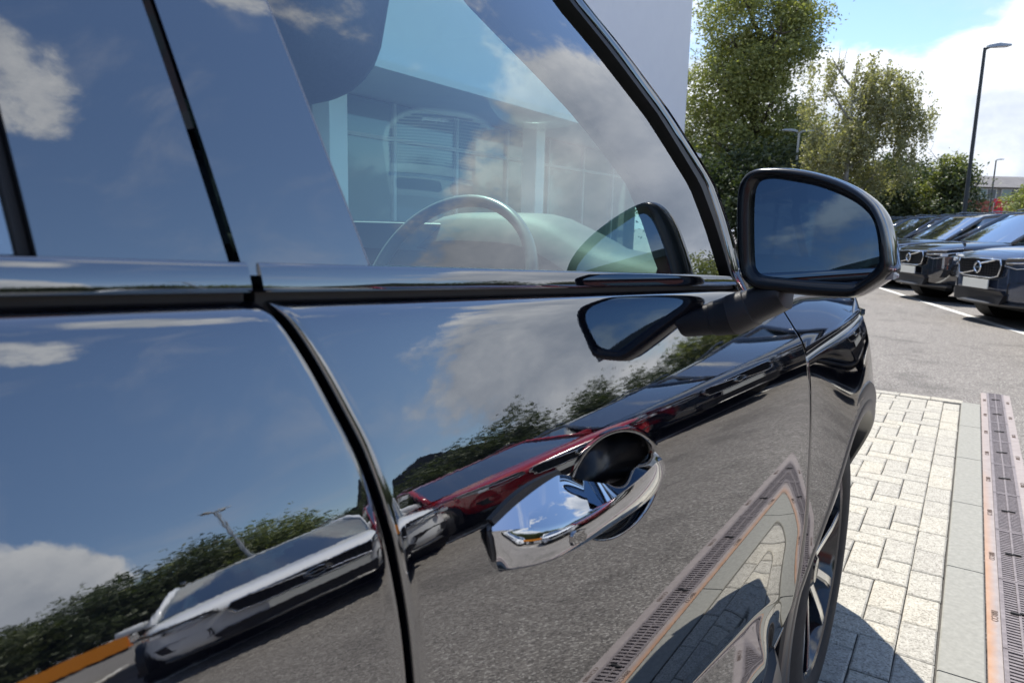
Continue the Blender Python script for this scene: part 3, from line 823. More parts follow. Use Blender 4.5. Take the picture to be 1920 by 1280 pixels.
# door handle (loop handle) ------------------------------------------------------
def on_plane(px, py, L): d = vray(px, py); return CC+d*((-L)/d.x)
def spline(vals, t):
    n = len(vals)-1; i = min(int(t*n), n-1); f = t*n-i; g = lambda k: vals[max(0, min(n, k))]
    a, b, c, d = g(i-1), g(i), g(i+1), g(i+2)
    return .5*((2*b)+(c-a)*f+(2*a-5*b+4*c-d)*f*f+(3*b-a-3*c+d)*f**3)
def handle():
    #       ridge        lower edge    stand-off  back edge of the top face, its depth, hand gap
    ST = [((923, 996), (930, 1074), .2100, (922, 984), .2215, 0), ((985, 992), (968, 1068), .199, (975, 936), .2235, 0), ((1050, 982), (1020, 1057), .191, (1044, 887), .2225, 0),
          ((1114, 956), (1075, 1034), .187, (1102, 899), .2060, .6), ((1165, 925), (1135, 998), .186, (1150, 903), .2005, 1), ((1205, 893), (1195, 957), .188, (1192, 874), .2015, 1),
          ((1231, 868), (1232, 925), .194, (1212, 852), .2130, .5), ((1243, 862), (1246, 900), .203, (1228, 846), .2195, 0)]
    Rg = [on_plane(*q[0], q[2]) for q in ST]; Lo = [on_plane(*q[1], q[2]+.0015) for q in ST]; Tb = [on_plane(*q[3], q[4]) if q[5] else on_skin(*q[3], -.0008) for q in ST]; gap_ = [q[5] for q in ST]
    bm = BM(); rings = []
    n = 90
    for i in range(n+1):
        t = i/n; r, l, b, g = spline(Rg, t), spline(Lo, t), spline(Tb, t), max(0, min(1, spline(gap_, t)))
        up = (r-l); fw = Vector((1, 0, 0))
        dB = max(.004, -(b.x)-(-(l.x)))
        lin = l+Vector((-min(.013, dB), 0, .003)); bin_ = b+Vector((-.003*(1-g), 0, -.010*g-.004))
        rings.append([l+Vector((-.003, 0, -.0008)), l+Vector((-.0008, 0, .0004)), l+up*.10+fw*.0006, l+up*.5+fw*.0016, l+up*.88+fw*.0008, l+up*.965-fw*.0004, r+(b-r)*.04, r+(b-r)*.5, r+(b-r)*.95, b+Vector((0, 0, -.0012)), bin_, lin])
    loft(bm, rings); return obj('door_handle', fixn(bm), DARKCHROME, front_door, 38)
hd = handle()
r0 = [v.co.copy() for v in hd.data.vertices][:12]; c0 = sum(r0, Vector())/12; bm = BM()      # black rubber cap at the root of the handle
loft(bm, [[c0+(p-c0)*k+Vector((-.001, dy, 0)) for p in r0] for k, dy in ((.9, -.0040), (1.08, -.0034), (1.12, -.001), (1.06, .0008))]); obj('handle_cap_and_gap_shade', fixn(bm), BLACKPLASTIC, front_door, 40)
bm = BM(); rings = []                                               # black strip standing in for the shadow line above the handle root
for k in range(21):
    t = k/20; px, py = 919+(1046-919)*t, 977+(884-977)*t-9*math.sin(t*math.pi)
    p = on_skin(px, py); q = Vector((0, -.6, .8))*(.0022+.002*math.sin(t*math.pi))
    rings.append([p+Vector((.0016, 0, 0))+q, p+Vector((.0022, 0, 0))-q, p+Vector((-.004, 0, 0))-q*1.5, p+Vector((-.004, 0, 0))+q])
loft(bm, rings); obj('handle_cap_and_gap_shade', fixn(bm), BLACKPLASTIC, front_door, 40)
bm = BM(); P = rrect(.022, .010, .004)                               # lock button on the handle face
LB = on_plane(1082, 1004, .1885); loft(bm, [[LB+Vector((0, a, b-.15*a)) for a, b in P], [LB+Vector((.0022, a*.9, b*.85-.15*a)) for a, b in P]]); obj('lock_button', fixn(bm), GLOSSBLACK, front_door, 40)

# wing mirror -------------------------------------------------------------------------
MP0 = Vector((-.15, .866, 1.14)); MN = Vector((-.13, -.985, .03)).normalized()
def on_mirror(px, py):
    d = vray(px, py); return CC+d*((MP0-CC).dot(MN)/d.dot(MN))
OUT = [(1381, 480), (1379, 430), (1379, 385), (1383, 350), (1395, 328), (1413, 317), (1440, 313.5), (1480, 315), (1525, 323), (1570, 337), (1608, 357), (1636, 382), (1652, 412), (1661, 445), (1666, 480), (1668, 505), (1660, 519),
       (1636, 536), (1612, 551), (1596, 557), (1570, 558), (1520, 555), (1470, 550), (1425, 545), (1401, 535), (1387, 515)]
INN = [(1411, 490), (1409.5, 440), (1410, 385), (1413, 356), (1420, 341), (1432, 335.5), (1452, 334.5), (1482, 339), (1522, 346.5), (1560, 359), (1596, 376), (1620, 394), (1635, 415), (1642, 442), (1645, 470), (1645, 489), (1638, 503),
       (1624, 516), (1610, 526), (1600, 529.5), (1573, 529), (1522, 526), (1474, 522), (1434, 518), (1421, 513), (1414, 504)]
def resample(pts, n=96):
    P = [Vector(p).to_3d() for p in pts]; m_ = len(P); out = []
    for k in range(n):
        t = k*m_/n; i = int(t); f = t-i; a, b, c, d = P[(i-1) % m_], P[i % m_], P[(i+1) % m_], P[(i+2) % m_]
        out.append(.5*((2*b)+(c-a)*f+(2*a-5*b+4*c-d)*f*f+(3*b-a-3*c+d)*f**3))
    return [(p.x, p.y) for p in out]
oo = [on_mirror(*q) for q in resample(OUT)]; ii = [on_mirror(*q) for q in resample(INN)]
mc = sum(oo, Vector())/len(oo); FWD = -MN
def sring(base, s, f, sh=Vector((0, 0, 0))): return [mc+(p-mc)*s+FWD*f+sh for p in base]
def lerp_ring(a, b, t, f): return [p+(q-p)*t+FWD*f for p, q in zip(a, b)]
mir = bpy.data.objects.new('wing_mirror', None); COL.objects.link(mir); mir.parent = car
bm = BM(); loft(bm, [lerp_ring(ii, oo, -.02, .010), lerp_ring(ii, oo, .06, .0035), lerp_ring(ii, oo, .16, .0), lerp_ring(ii, oo, .55, -.003), lerp_ring(ii, oo, .80, -.002), lerp_ring(ii, oo, .94, .002), lerp_ring(ii, oo, 1.0, .009), lerp_ring(ii, oo, 1.0, .013)], caps=False)
obj('mirror_bezel', fixn(bm), mat('satin_black_plastic', (.003, .0033, .005), .2, 0, 1.5), mir, 60)
bm = BM(); loft(bm, [sring(oo, 1.0, .013), sring(oo, 1.012, .016), sring(oo, 1.015, .03), sring(oo, .99, .055), sring(oo, .93, .08), sring(oo, .80, .10), sring(oo, .55, .114), sring(oo, .2, .12)])
obj('mirror_housing', fixn(bm), PAINT, mir, 60)
bm = BM(); ff = bm.faces.new([bm.verts.new(p+FWD*.0075) for p in lerp_ring(ii, oo, -.01, 0)]); bm.normal_update()
if ff.normal.dot(MN) < 0: bmesh.ops.reverse_faces(bm, faces=bm.faces[:])
obj('mirror_glass', bm, MIRROR, mir)
# repeater lens at the outer lower edge of the mirror
IP = on_mirror(1664, 519)+FWD*.018
bm = BM(); loft(bm, [[IP+Vector(p) for p in q] for q in (((-.010, -.006, .006), (-.010, .004, .008), (-.010, .006, -.004), (-.010, -.006, -.004)), ((.002, -.004, .004), (.002, .008, .006), (.002, .010, -.002), (.002, -.004, -.003)), ((.0065, .004, .001), (.0065, .010, .002), (.0065, .011, -.001), (.0065, .004, -.001)))]); obj('repeater_lens', fixn(bm), mat('grey_lens', (.25, .26, .27), .2), mir, 40)
# mirror arm
A0 = on_skin(1372, 592, .004); A1 = on_mirror(1447, 553)+FWD*.035; A2 = on_mirror(1452, 535)+FWD*.04
bm = BM(); rings = []
dA = (A1-A0)
ctr = [A0-dA*.12, A0, A0+dA*.40, A0+dA*.42, A0+dA*.8, A1, A2]
szs = [(.036, .026), (.036, .0255), (.034, .0235), (.0325, .0215), (.033, .0205), (.036, .0195), (.036, .012)]
ax = Vector((0, .97, -.10)).normalized()
for c, (a_, b_) in zip(ctr, szs):
    d = dA.normalized(); u_ = (ax-d*ax.dot(d)).normalized(); v_ = d.cross(u_)
    rings.append([c+u_*a_*math.copysign(abs(math.cos(t))**.7, math.cos(t))+v_*b_*math.copysign(abs(math.sin(t))**.7, math.sin(t)) for t in [2*math.pi*k/28 for k in range(28)]])
loft(bm, rings); obj('mirror_arm', fixn(bm), BLACKPLASTIC, mir, 35)

# front wheel, arch cladding, sill -----------------------------------------------------
def wheel(centre, s, parent, r=.362, width=.235, name='front_wheel', detail=True):
    """s=+1: outer face towards +x"""
    root = bpy.data.objects.new(name, None); COL.objects.link(root); root.location = centre; root.parent = parent
    bm = BM(); rr = r*.68
    prof = [(-width*.95, rr), (-width*1.0, rr+.03), (-width*1.0, r-.035), (-width*.95, r-.010), (-width*.86, r), (-width*.5, r+.001), (-width*.14, r), (-width*.055, r-.010), (.0, r-.035), (.006, r-.065), (.003, rr+.022), (-.004, rr+.006), (-.012, rr)]
    lathe(bm, [(s*a, b) for a, b in prof], 72 if detail else 32); obj('tyre', fixn(bm), TYRE, root, 35)
    if detail:
        bm = BM()
        for k in range(64):
            for a_, dk in ((-.04, 0), (-.10, .5), (-.155, 0), (-.205, .5)):
                t = 2*math.pi*(k+dk)/64; M = Matrix.Rotation(t, 3, 'X')
                box(bm, M @ Vector((s*a_, 0, r+.002)), (.040, .023, .009), M @ Matrix.Rotation(.35*s*(1 if dk else -1), 3, 'Z'))
        stuff(obj('tread_blocks', bm, TYRE, root))
    bm = BM(); lathe(bm, [(s*a, b) for a, b in ((-width*.9, rr+.004), (-width*.8, rr-.012), (-.09, rr-.02), (-.03, rr-.014), (-.010, rr-.004), (-.006, rr+.004), (-.012, rr+.006))], 64 if detail else 28); obj('rim', fixn(bm), ALLOYDARK, root, 30)
    bm = BM(); lathe(bm, [(s*-.105, .0), (s*-.105, rr-.02)], 28); obj('brake_disc', bm, ALLOYDARK, root)
    sp = BM(); fc = BM()
    for k in range(5):
        M = Matrix.Rotation(2*math.pi*k/5+.2, 3, 'X')
        for sg in (-1, 1):
            a0, a1 = sg*.018, sg*.052
            def pt(x_, y_, z_): return M @ Vector((s*x_, y_, z_))
            rg = []
            for z_, yc, wd, x0 in ((.035, a0*.8, .015, -.040), (.10, sg*.026, .013, -.030), (.17, sg*.040, .013, -.019), (rr-.006, a1, .016, -.012)):
                rg.append([pt(x0-.034, yc-wd*.8, z_), pt(x0-.034, yc+wd*.8, z_), pt(x0, yc+wd, z_), pt(x0, yc-wd, z_)])
            loft(sp, rg)
            rg = []
            for z_, yc, wd, x0 in ((.035, a0*.8, .009, -.0385), (.10, sg*.028, .0085, -.0285), (.17, sg*.043, .0085, -.0175), (rr-.006, a1+sg*.003, .011, -.0105)):
                rg.append([pt(x0-.004, yc-wd, z_), pt(x0-.004, yc+wd, z_), pt(x0, yc+wd, z_), pt(x0, yc-wd, z_)])
            loft(fc, rg)
    obj('spoke', fixn(sp), ALLOYDARK, root); obj('spoke_face', fixn(fc), ALLOY, root)
    bm = BM(); lathe(bm, [(s*-.07, .05), (s*-.032, .047), (s*-.026, .036), (s*-.022, .03), (s*-.021, .0)], 24); obj('hub_cap', fixn(bm), ALLOYDARK, root, 30)
    return root
wheel(WC+Vector((-.012, 0, 0)), 1, car)
wheel(Vector((XCAR*2-WC.x+.012, WC.y, WC.z)), -1, car)
wheel(WC+Vector((-.012, -2.7, 0)), 1, car, name='rear_wheel')
def arch():
    bm = BM(); rings = []
    for k in range(57):
        a = R(-22+224*k/56); ca, sa = math.cos(a), math.sin(a); pr = []
        for r_, off in ((.478, .006), (.474, -.006), (.468, -.0095), (.440, -.013), (.434, -.012), (.429, -.016), (.412, -.017), (.405, -.013), (.402, .0), (.402, .20), (.43, .20)):
            y_, z_ = WC.y+r_*ca, WC.z+r_*sa
            L = skin(WC.y+.472*ca, max(.50, WC.z+.472*sa), False)
            pr.append((-(L+off*.5+.006*smooth(-.2, .6, -ca)), y_, z_))
        rings.append(pr)
    loft(bm, rings); return obj('wheel_arch_trim', fixn(bm), CLADDING, car, 25)
arch()
bm = BM(); rings = []                                               # dark wheel housing
for k in range(29):
    a = R(-10+200*k/28); rings.append([(-.25, WC.y+.425*math.cos(a), WC.z+.425*math.sin(a)), (-.62, WC.y+.425*math.cos(a), WC.z+.425*math.sin(a))])
loft(bm, rings, closed=False, caps=False); obj('wheel_housing', bm, DARK, car, True)
bm = BM(); box(bm, (-.62, WC.y, .55), (.01, .9, .7)); obj('wheel_housing_back', bm, DARK, car)
bm = BM(); rings = []
for k in range(31):
    y_ = -.6+1.90*k/30; L = .197+.03*smooth(1.2, 1.32, -.6+1.90*k/30)
    rings.append([(-L-.10, y_, .24), (-L-.02, y_, .245), (-L, y_, .27), (-L+.004, y_, .33), (-L-.002, y_, .395), (-L-.012, y_, .42), (-L-.08, y_, .42)])
loft(bm, rings); obj('sill_cladding', fixn(bm), CLADDING, car, 40)
bm = BM(); box(bm, (XCAR, .7, .28), (1.5, 3.9, .12)); obj('underbody', bm, DARK, car)
bm = BM(); box(bm, (XCAR, -1.75, .9), (1.66, 1.6, 1.0)); box(bm, (XCAR, -1.95, 1.48), (1.32, 1.2, .24)); obj('rear_body', bm, PAINT, car)
#@@PART2
# ------------------------------------------------------------------ parked cars
def make_suv(paint, label):
    """front points to -Y, origin on the ground under the middle of the front bumper"""
    root = thing('parked_suv', label, 'car', group='cars parked in the row across the lane')
    ST = [(0, .50, .40, .80, .84), (.035, .66, .32, .86, .90), (.12, .76, .27, .915, .955), (.28, .85, .235, .955, 1.0), (.5, .905, .22, .985, 1.035), (.8, .925, .22, 1.01, 1.06), (1.1, .93, .22, 1.035, 1.085), (1.35, .93, .22, 1.05, 1.10),
          (1.9, .93, .22, 1.06, 1.10), (2.6, .93, .22, 1.075, 1.11), (3.3, .93, .22, 1.10, 1.13), (3.8, .925, .24, 1.13, 1.16), (4.15, .90, .28, 1.14, 1.17), (4.36, .82, .34, 1.10, 1.14), (4.42, .70, .40, .95, 1.0)]
    def prof(st):
        y_, w_, zb, zs, zc = st; zz = lambda f: zb+(zs-zb)*f
        half = [(0, zb), (w_*.8, zb), (w_*.96, zz(.14)), (w_, zz(.32)), (w_, zz(.56)), (w_*.985, zz(.72)), (w_*.985, zz(.86)), (w_*.955, zz(.95)), (w_*.91, zs), (w_*.80, zs+(zc-zs)*.25), (w_*.66, zs+(zc-zs)*.72), (w_*.35, zs+(zc-zs)*.95), (0, zc)]
        return [(x_, y_, z_) for x_, z_ in half] + [(-x_, y_, z_) for x_, z_ in reversed(half[1:-1])]
    bm = BM(); loft(bm, [prof(s) for s in ST]); fixn(bm)
    body = obj('body', bm, paint, root, True)
    md = body.modifiers.new('round', 'SUBSURF'); md.levels = 1; md.render_levels = 1
    # cabin: roof, pillars, glass
    RW = [(1.22, .86, 1.075), (1.62, .78, 1.32), (2.02, .675, 1.555), (2.5, .655, 1.622), (3.1, .645, 1.625), (3.7, .625, 1.575), (4.05, .64, 1.42), (4.30, .74, 1.15)]
    bm = BM(); rows = []
    for y_, w_, z_ in RW[2:6]:
        rows.append([(w_*v*1.015, y_+.05*(1-v*v)*(-1 if y_ < 3 else 1), z_+.025*(1-abs(v)**3)) for v in (-1, -.9, -.6, -.2, .2, .6, .9, 1)])
    loft(bm, [r + [(p[0]*.98, p[1], p[2]-.04) for p in reversed(r)] for r in rows]); obj('roof', fixn(bm), paint, root, 40)
    bm = BM()
    def scr(v, s): return Vector((v*(.84-.165*s), 1.24+.79*s-.13*(1-v*v), 1.07+.49*s))
    g = [[bm.verts.new(scr(-1+2*j/10, i/5)) for j in range(11)] for i in range(6)]
    for i in range(5):
        for j in range(10): bm.faces.new((g[i][j], g[i][j+1], g[i+1][j+1], g[i+1][j]))
    obj('windscreen', bm, CARGLASS, root, True)
    bm = BM()
    r0 = [(w_*.97*v, y_+.02, z_) for y_, w_, z_ in RW[5:] for v in (-1, 1)]
    vs = [bm.verts.new(p) for p in r0]
    for i in range(0, 4, 2): bm.faces.new((vs[i], vs[i+1], vs[i+3], vs[i+2]))
    obj('rear_window', bm, CARGLASS, root)
    for s in (-1, 1):
        def sp(y_, f):                                             # side glass surface
            zb_ = interp([(1.2, 1.05), (2.6, 1.075), (3.3, 1.10), (4.3, 1.16)], y_); zt = interp([(1.22, 1.09), (2.02, 1.545), (2.5, 1.60), (3.1, 1.605), (3.7, 1.555), (4.3, 1.2)], y_)
            wb, wt = .865, interp([(1.2, .86), (2.02, .685), (3.1, .655), (3.7, .64), (4.3, .76)], y_)
            z_ = zb_+(zt-zb_)*f; return Vector((s*(wb+(wt-wb)*max(0, min(1, (z_-zb_)/.52))**1.15), y_, z_))
        def strip(name, ya, yb, material, off=0, f0=-.04, f1=1.0, n=6):
            bm = BM(); rows = []
            for i in range(n+1):
                f = f0+(f1-f0)*i/n; a, b = ya(f), yb(f)
                rows.append([sp(a+(b-a)*j/6, f)+Vector((s*off, 0, 0)) for j in range(7)])
            loft(bm, rows, closed=False, caps=False); fixn(bm); return obj(name, bm, material, root, True)
        strip('side_window', lambda f: 1.34+.66*max(0, f), lambda f: 2.46, CARGLASS)
        strip('side_window', lambda f: 2.54, lambda f: 3.28, CARGLASS)
        strip('quarter_window', lambda f: 3.36, lambda f: 3.86-.3*f, CARGLASS)
        for a, b in ((2.46, 2.54), (3.28, 3.36)): strip('door_pillar', lambda f, a=a: a, lambda f, b=b: b, GLOSSBLACK, .004)
        strip('rear_pillar', lambda f: 3.86-.3*f, lambda f: 4.28-.55*f, paint, .004)
        bm = BM(); tube(bm, [(s*.868, 1.20, 1.055), (s*.79, 1.60, 1.31), (s*.69, 2.02, 1.56), (s*.665, 2.5, 1.625), (s*.655, 3.1, 1.63), (s*.635, 3.7, 1.58), (s*.65, 4.05, 1.43), (s*.75, 4.3, 1.16)], .036, 8); obj('roof_pillar', bm, paint, root, True)
        bm = BM(); tube(bm, [(s*.60, 2.15, 1.655), (s*.60, 2.3, 1.69), (s*.59, 3.5, 1.675), (s*.585, 3.65, 1.625)], .014, 6); obj('roof_rail', bm, GLOSSBLACK, root, True)
        # wing mirror
        bm = BM(); rg = []
        for k, (yy, sc) in enumerate(((1.50, .55), (1.52, .9), (1.58, 1), (1.64, 1.0))): rg.append([(s*1.0+a*sc, yy, 1.135+b*sc) for a, b in rrect(.21, .145, .05, 3)])
        loft(bm, rg); box(bm, (s*.89, 1.62, 1.07), (.09, .06, .05)); obj('wing_mirror', fixn(bm), paint, root, 40)
        # headlamp: dark lens with a sideways T light
        bm = BM(); pts = [(.50, -.004, .80), (.52, -.004, .885), (.66, .05, .90), (.80, .19, .915), (.90, .42, .945), (.885, .40, .87), (.79, .20, .80), (.66, .07, .765)]
        prism(bm, [(s*a, b-.02, c) for a, b, c in pts], (s*-.02, .16, 0)); lamp = obj('headlight', fixn(bm), LAMP, root)
        bm = BM()
        tube(bm, [(s*.55, -.028, .838), (s*.66, .012, .842), (s*.80, .145, .852), (s*.885, .33, .88)], .010, 6)
        tube(bm, [(s*.555, -.03, .895), (s*.68, .022, .905), (s*.80, .155, .918), (s*.9, .39, .95)], .007, 6)
        tube(bm, [(s*.52, -.03, .80), (s*.66, .035, .768), (s*.79, .17, .80)], .006, 6); obj('daylight_strip', bm, CHROME, lamp, True)
        bm = BM(); box(bm, (s*.80, .13, .835), (.05, .10, .05)); obj('lamp_reflector', bm, LAMPWHITE, lamp)
        # bumper corner intake
        bm = BM(); prism(bm, [(s*.55, .012, .44), (s*.56, .012, .58), (s*.70, .06, .60), (s*.84, .20, .58), (s*.80, .16, .45)], (0, .1, 0)); obj('bumper_intake', fixn(bm), BLACKPLASTIC, root)
        # wheels and arches
        for yy in (.87, 3.57):
            wheel(Vector((s*.925, yy, .355)), s, root, .355, .23, 'wheel', False)
            bm = BM(); rg = []
            for k in range(25):
                a = R(-18+216*k/24); rg.append([(s*(.90+o), yy+r_*math.cos(a), .355+r_*math.sin(a)) for r_, o in ((.455, .0), (.45, .052), (.40, .058), (.385, .04), (.385, -.05))])
            loft(bm, rg); obj('wheel_arch_trim', fixn(bm), BLACKPLASTIC, root, 30)
            bm = BM(); lathe(bm, [(s*.60, .0), (s*.60, .395), (s*.938, .395)], 28, centre=(0, yy, .355)); obj('wheel_well', bm, DARK, root)
        bm = BM(); box(bm, (s*.915, 2.2, .27), (.07, 1.95, .13)); obj('sill_trim', bm, BLACKPLASTIC, root)
        bm = BM()
        for yd in (2.05, 3.1): box(bm, (s*.945, yd+.2, .93), (.03, .2, .025))
        stuff(obj('side_door_handles', bm, paint, root))
        bm = BM()
        for yd in (1.42, 2.5, 3.42): box(bm, (s*.932, yd, .72), (.012, .008, .68))
        stuff(obj('door_gaps', bm, DARK, root))
    # grille, badge, lower intake, plate, skid strip
    shield = [(-.44, .875), (.44, .875), (.47, .80), (.43, .665), (.30, .635), (-.30, .635), (-.43, .665), (-.47, .80)]
    bm = BM(); prism(bm, [(a*.97, .004-.045, b) for a, b in shield], (0, .12, 0)); gr = obj('grille', fixn(bm), DARK, root)
    bm = BM(); n = len(shield)
    tube(bm, [(a, -.045, b) for a, b in shield+shield[:1]], .011, 6); obj('grille_frame', bm, CHROME, gr, True)
    bm = BM()
    for k in range(-7, 8): box(bm, (k*.056, -.044, .755), (.006, .006, .215))
    for k in range(6): box(bm, (0, -.043, .665+k*.036), (.82, .005, .006))
    stuff(obj('grille_bars', bm, BLACKPLASTIC, gr))
    bm = BM(); rg = []
    for k in range(25):
        t = 2*math.pi*k/24; rg.append([(math.cos(t)*(.066+.016*math.cos(q)), -.062+.012*math.sin(q), .76+math.sin(t)*(.066+.016*math.cos(q))) for q in [2*math.pi*j/6 for j in range(6)]])
    loft(bm, rg, caps=False)
    tube(bm, [(-.05, -.058, .81), (-.42, -.052, .665)] if False else [(.05, -.058, .81), (.34, -.05, .865)], .013, 6)
    tube(bm, [(-.06, -.056, .71), (-.36, -.05, .655)], .013, 6)
    box(bm, (0, -.062, .76), (.118, .012, .028)); obj('badge', fixn(bm), CHROME, gr, 40)
    bm = BM(); prism(bm, [(-.5, -.035, .30), (.5, -.035, .30), (.56, -.02, .42), (.5, -.035, .47), (-.5, -.035, .47), (-.56, -.02, .42)], (0, .12, 0)); obj('lower_intake', fixn(bm), BLACKPLASTIC, root)
    bm = BM(); box(bm, (0, -.062, .545), (.56, .014, .125)); obj('plate', bm, PLATE, root)
    bm = BM(); rg = []
    for k in range(17):
        u = -1+2*k/16; x_ = u*.80; y_ = -.055+.30*abs(u)**3.2; rg.append([(x_, y_, .275), (x_, y_-.01, .30), (x_, y_+.02, .325), (x_, y_+.08, .32), (x_, y_+.08, .27)])
    loft(bm, rg); obj('skid_strip', fixn(bm), CLADDING, root, 40)
    bm = BM(); box(bm, (0, 2.2, .30), (1.5, 3.9, .16)); obj('underbody', bm, DARK, root)
    bm = BM(); box(bm, (0, 2.6, .85), (1.55, 2.2, .4))
    box(bm, (0, 1.55, 1.03), (1.5, .4, .08))
    for x_ in (-.37, .37):
        for yy in (2.35, 3.25): box(bm, (x_, yy, 1.15), (.46, .16, .5)); box(bm, (x_, yy+.02, 1.45), (.24, .09, .16))
    stuff(obj('cabin_interior', bm, DASHDARK, root))
    return root
proto = None
def repaint(o, paint, src):
    for ch in o.children_recursive:
        if ch.type == 'MESH' and ch.data.materials and ch.data.materials[0] == src:
            ch.material_slots[0].link = 'OBJECT'; ch.material_slots[0].material = paint
def park(x, y, fx, fy, paint, label):
    global proto
    if proto is None: proto = o = make_suv(BLACK2, label)
    else:
        o = copy_tree(proto); o['label'] = label
        for ch in list(o.children_recursive):
            for sl_ in ch.material_slots: sl_.link = 'DATA'
    if paint is not BLACK2: repaint(o, paint, BLACK2)
    o.location = (x, y, 0); o.rotation_euler = (0, 0, math.atan2(fy, fx)+math.pi/2)
    return o
HF = (-.86, -.51)
def row(y, off): return lx(y)-off, y
park(*row(14.9, .14), *HF, BLACK2, 'black parked SUV with pale plate right beside the wing mirror')
park(*row(11.6, .22), *HF, BLUEGREY, 'slate blue parked SUV nearest the viewpoint, its tail out of the picture')
park(*row(18.0, .12), *HF, BLACK2, 'black parked SUV between the mirror and the lamp post, nose hidden by the mirror')
park(*row(21.0, .12), *HF, NAVYPAINT, 'dark blue parked SUV beyond two black ones, only screen and roof showing')
park(*row(24.0, .12), *HF, BLACK2, 'farthest black SUV of the row, a strip of roof above the mirror edge')
park(*row(8.85, .4), *HF, BLACK2, 'black SUV seen only as a reflection in the front door, nearest the wing')
park(*row(6.8, .4), *HF, NAVYPAINT, 'dark blue SUV reflected in the front door between red and black ones')
park(*row(4.7, .45), *HF, REDPAINT, 'bright red SUV reflected in the front door above the handle')
park(*row(2.5, .7), *HF, WHITEPAINT, 'white SUV reflected in the middle of the rear door')
park(*row(-1.9, .2), *HF, WHITEPAINT, 'white SUV reflected at the lower left corner of the rear door')

# orange tipping trailer between the parked cars (seen reflected)
tr = thing('flatbed_trailer', 'orange sided flatbed trailer reflected in the rear door beside the white SUV', 'trailer', (7.7, .2, 0), math.atan2(.326, .945))
bm = BM(); box(bm, (0, 1.6, .72), (1.8, 3.2, .1)); obj('bed', bm, BLACKPLASTIC, tr)
for c, s in (((-.9, 1.6, .93), (.05, 3.2, .36)), ((.9, 1.6, .93), (.05, 3.2, .36)), ((0, 0, .93), (1.8, .05, .36)), ((0, 3.2, .93), (1.8, .05, .36))):
    bm = BM(); box(bm, c, s); obj('side_board', bm, ORANGE, tr)
for s in (-1, 1): wheel(Vector((s*.86, 1.7, .33)), s, tr, .33, .2, 'wheel', False)
bm = BM(); tube(bm, [(0, 0, .62), (0, -1.1, .5)], .05, 8); obj('drawbar', bm, GALV, tr)

# ------------------------------------------------------------------ trees
def leaf_quad(bm, p, size, r_, droop=0):
    d = Vector((r_.gauss(0, 1), r_.gauss(0, 1), r_.gauss(0, .7)-droop)).normalized(); e = d.orthogonal().normalized()
    e = Matrix.Rotation(r_.uniform(0, 6.28), 3, d) @ e; l = size*r_.uniform(.7, 1.3); w_ = l*.5
    bm.faces.new([bm.verts.new(p+q) for q in (d*-l*.5, e*w_*.5, d*l*.5, e*-w_*.5)])
def crown_mesh(name, blobs, nclump, per, leaf, seed, material, spread=.35, droop=0, hang=0):
    """leaves in clumps spread through a union of ellipsoids (centre, radii), denser to the rim"""
    r_ = random.Random(seed); bm = BM(); vol = [b[1][0]*b[1][1]*b[1][2] for b in blobs]; tot = sum(vol)
    for (c, rad), v in zip(blobs, vol):
        for _ in range(max(3, int(nclump*v/tot))):
            u = Vector((r_.gauss(0, 1), r_.gauss(0, 1), r_.gauss(0, 1))).normalized()*(r_.random()**.42)
            p = Vector(c)+Vector((u.x*rad[0], u.y*rad[1], u.z*rad[2]))
            if noise.noise(p*.9+Vector((seed, 0, 0))) < -.17: continue
            if hang:
                n = int(per*r_.uniform(.5, 1.4)); ln = hang*r_.uniform(.4, 1.3); sx, sy = r_.gauss(0, .05), r_.gauss(0, .05)
                for k in range(n):
                    t = r_.random(); leaf_quad(bm, p+Vector((sx*t+r_.gauss(0, .05), sy*t+r_.gauss(0, .05), -ln*t)), leaf, r_, .8)
            else:
                sz = spread*r_.uniform(.6, 1.35)
                for k in range(int(per*r_.uniform(.6, 1.4))):
                    leaf_quad(bm, p+Vector((r_.gauss(0, sz), r_.gauss(0, sz), r_.gauss(0, sz*.7))), leaf, r_, droop)
    me = bpy.data.meshes.new(name); bm.to_mesh(me); bm.free(); me.materials.append(material); return me
def limb_mesh(name, h, r0, limbs, seed, material, lean=(0, 0)):
    r_ = random.Random(seed); bm = BM()
    pts = [Vector((lean[0]*t*h+r_.gauss(0, .02)*h*.3*t, lean[1]*t*h+r_.gauss(0, .02)*h*.3*t, h*t)) for t in (0, .12, .3, .5, .7, .88, 1)]
    tube(bm, pts, [r0*1.25, r0, r0*.85, r0*.65, r0*.45, r0*.25, r0*.08], 10)
    for (t, az, ln, up) in limbs:
        k = min(5, int(t*6)); b = pts[k].lerp(pts[k+1], t*6-k) if k < 6 else pts[-1]
        d = Vector((math.cos(az), math.sin(az), up)).normalized(); q = [b, b+d*ln*.4, b+d*ln*.75+Vector((0, 0, ln*.06)), b+d*ln+Vector((r_.gauss(0, .1), r_.gauss(0, .1), ln*.05))]
        tube(bm, q, [r0*.42, r0*.3, r0*.18, r0*.05], 6)
        for _ in range(3):
            d2 = (d+Vector((r_.gauss(0, .6), r_.gauss(0, .6), r_.gauss(.2, .4)))).normalized(); tube(bm, [q[1].lerp(q[3], r_.random()), q[2]+d2*ln*.45], [r0*.15, r0*.03], 5)
    me = bpy.data.meshes.new(name); bm.normal_update(); bm.to_mesh(me); bm.free(); me.materials.append(material); me.shade_smooth(); return me
def tree(loc, trunk_me, crown_me, label, cat='tree', group=None, name='broadleaf_tree', rz=0, sc=1):
    t = thing(name, label, cat, loc, rz, group); t.scale = (sc, sc, sc)
    if trunk_me: obj('trunk', trunk_me, None, t)
    for c in (crown_me if isinstance(crown_me, list) else [crown_me]): obj('crown', c, None, t)
    return t
r_ = random.Random(3)
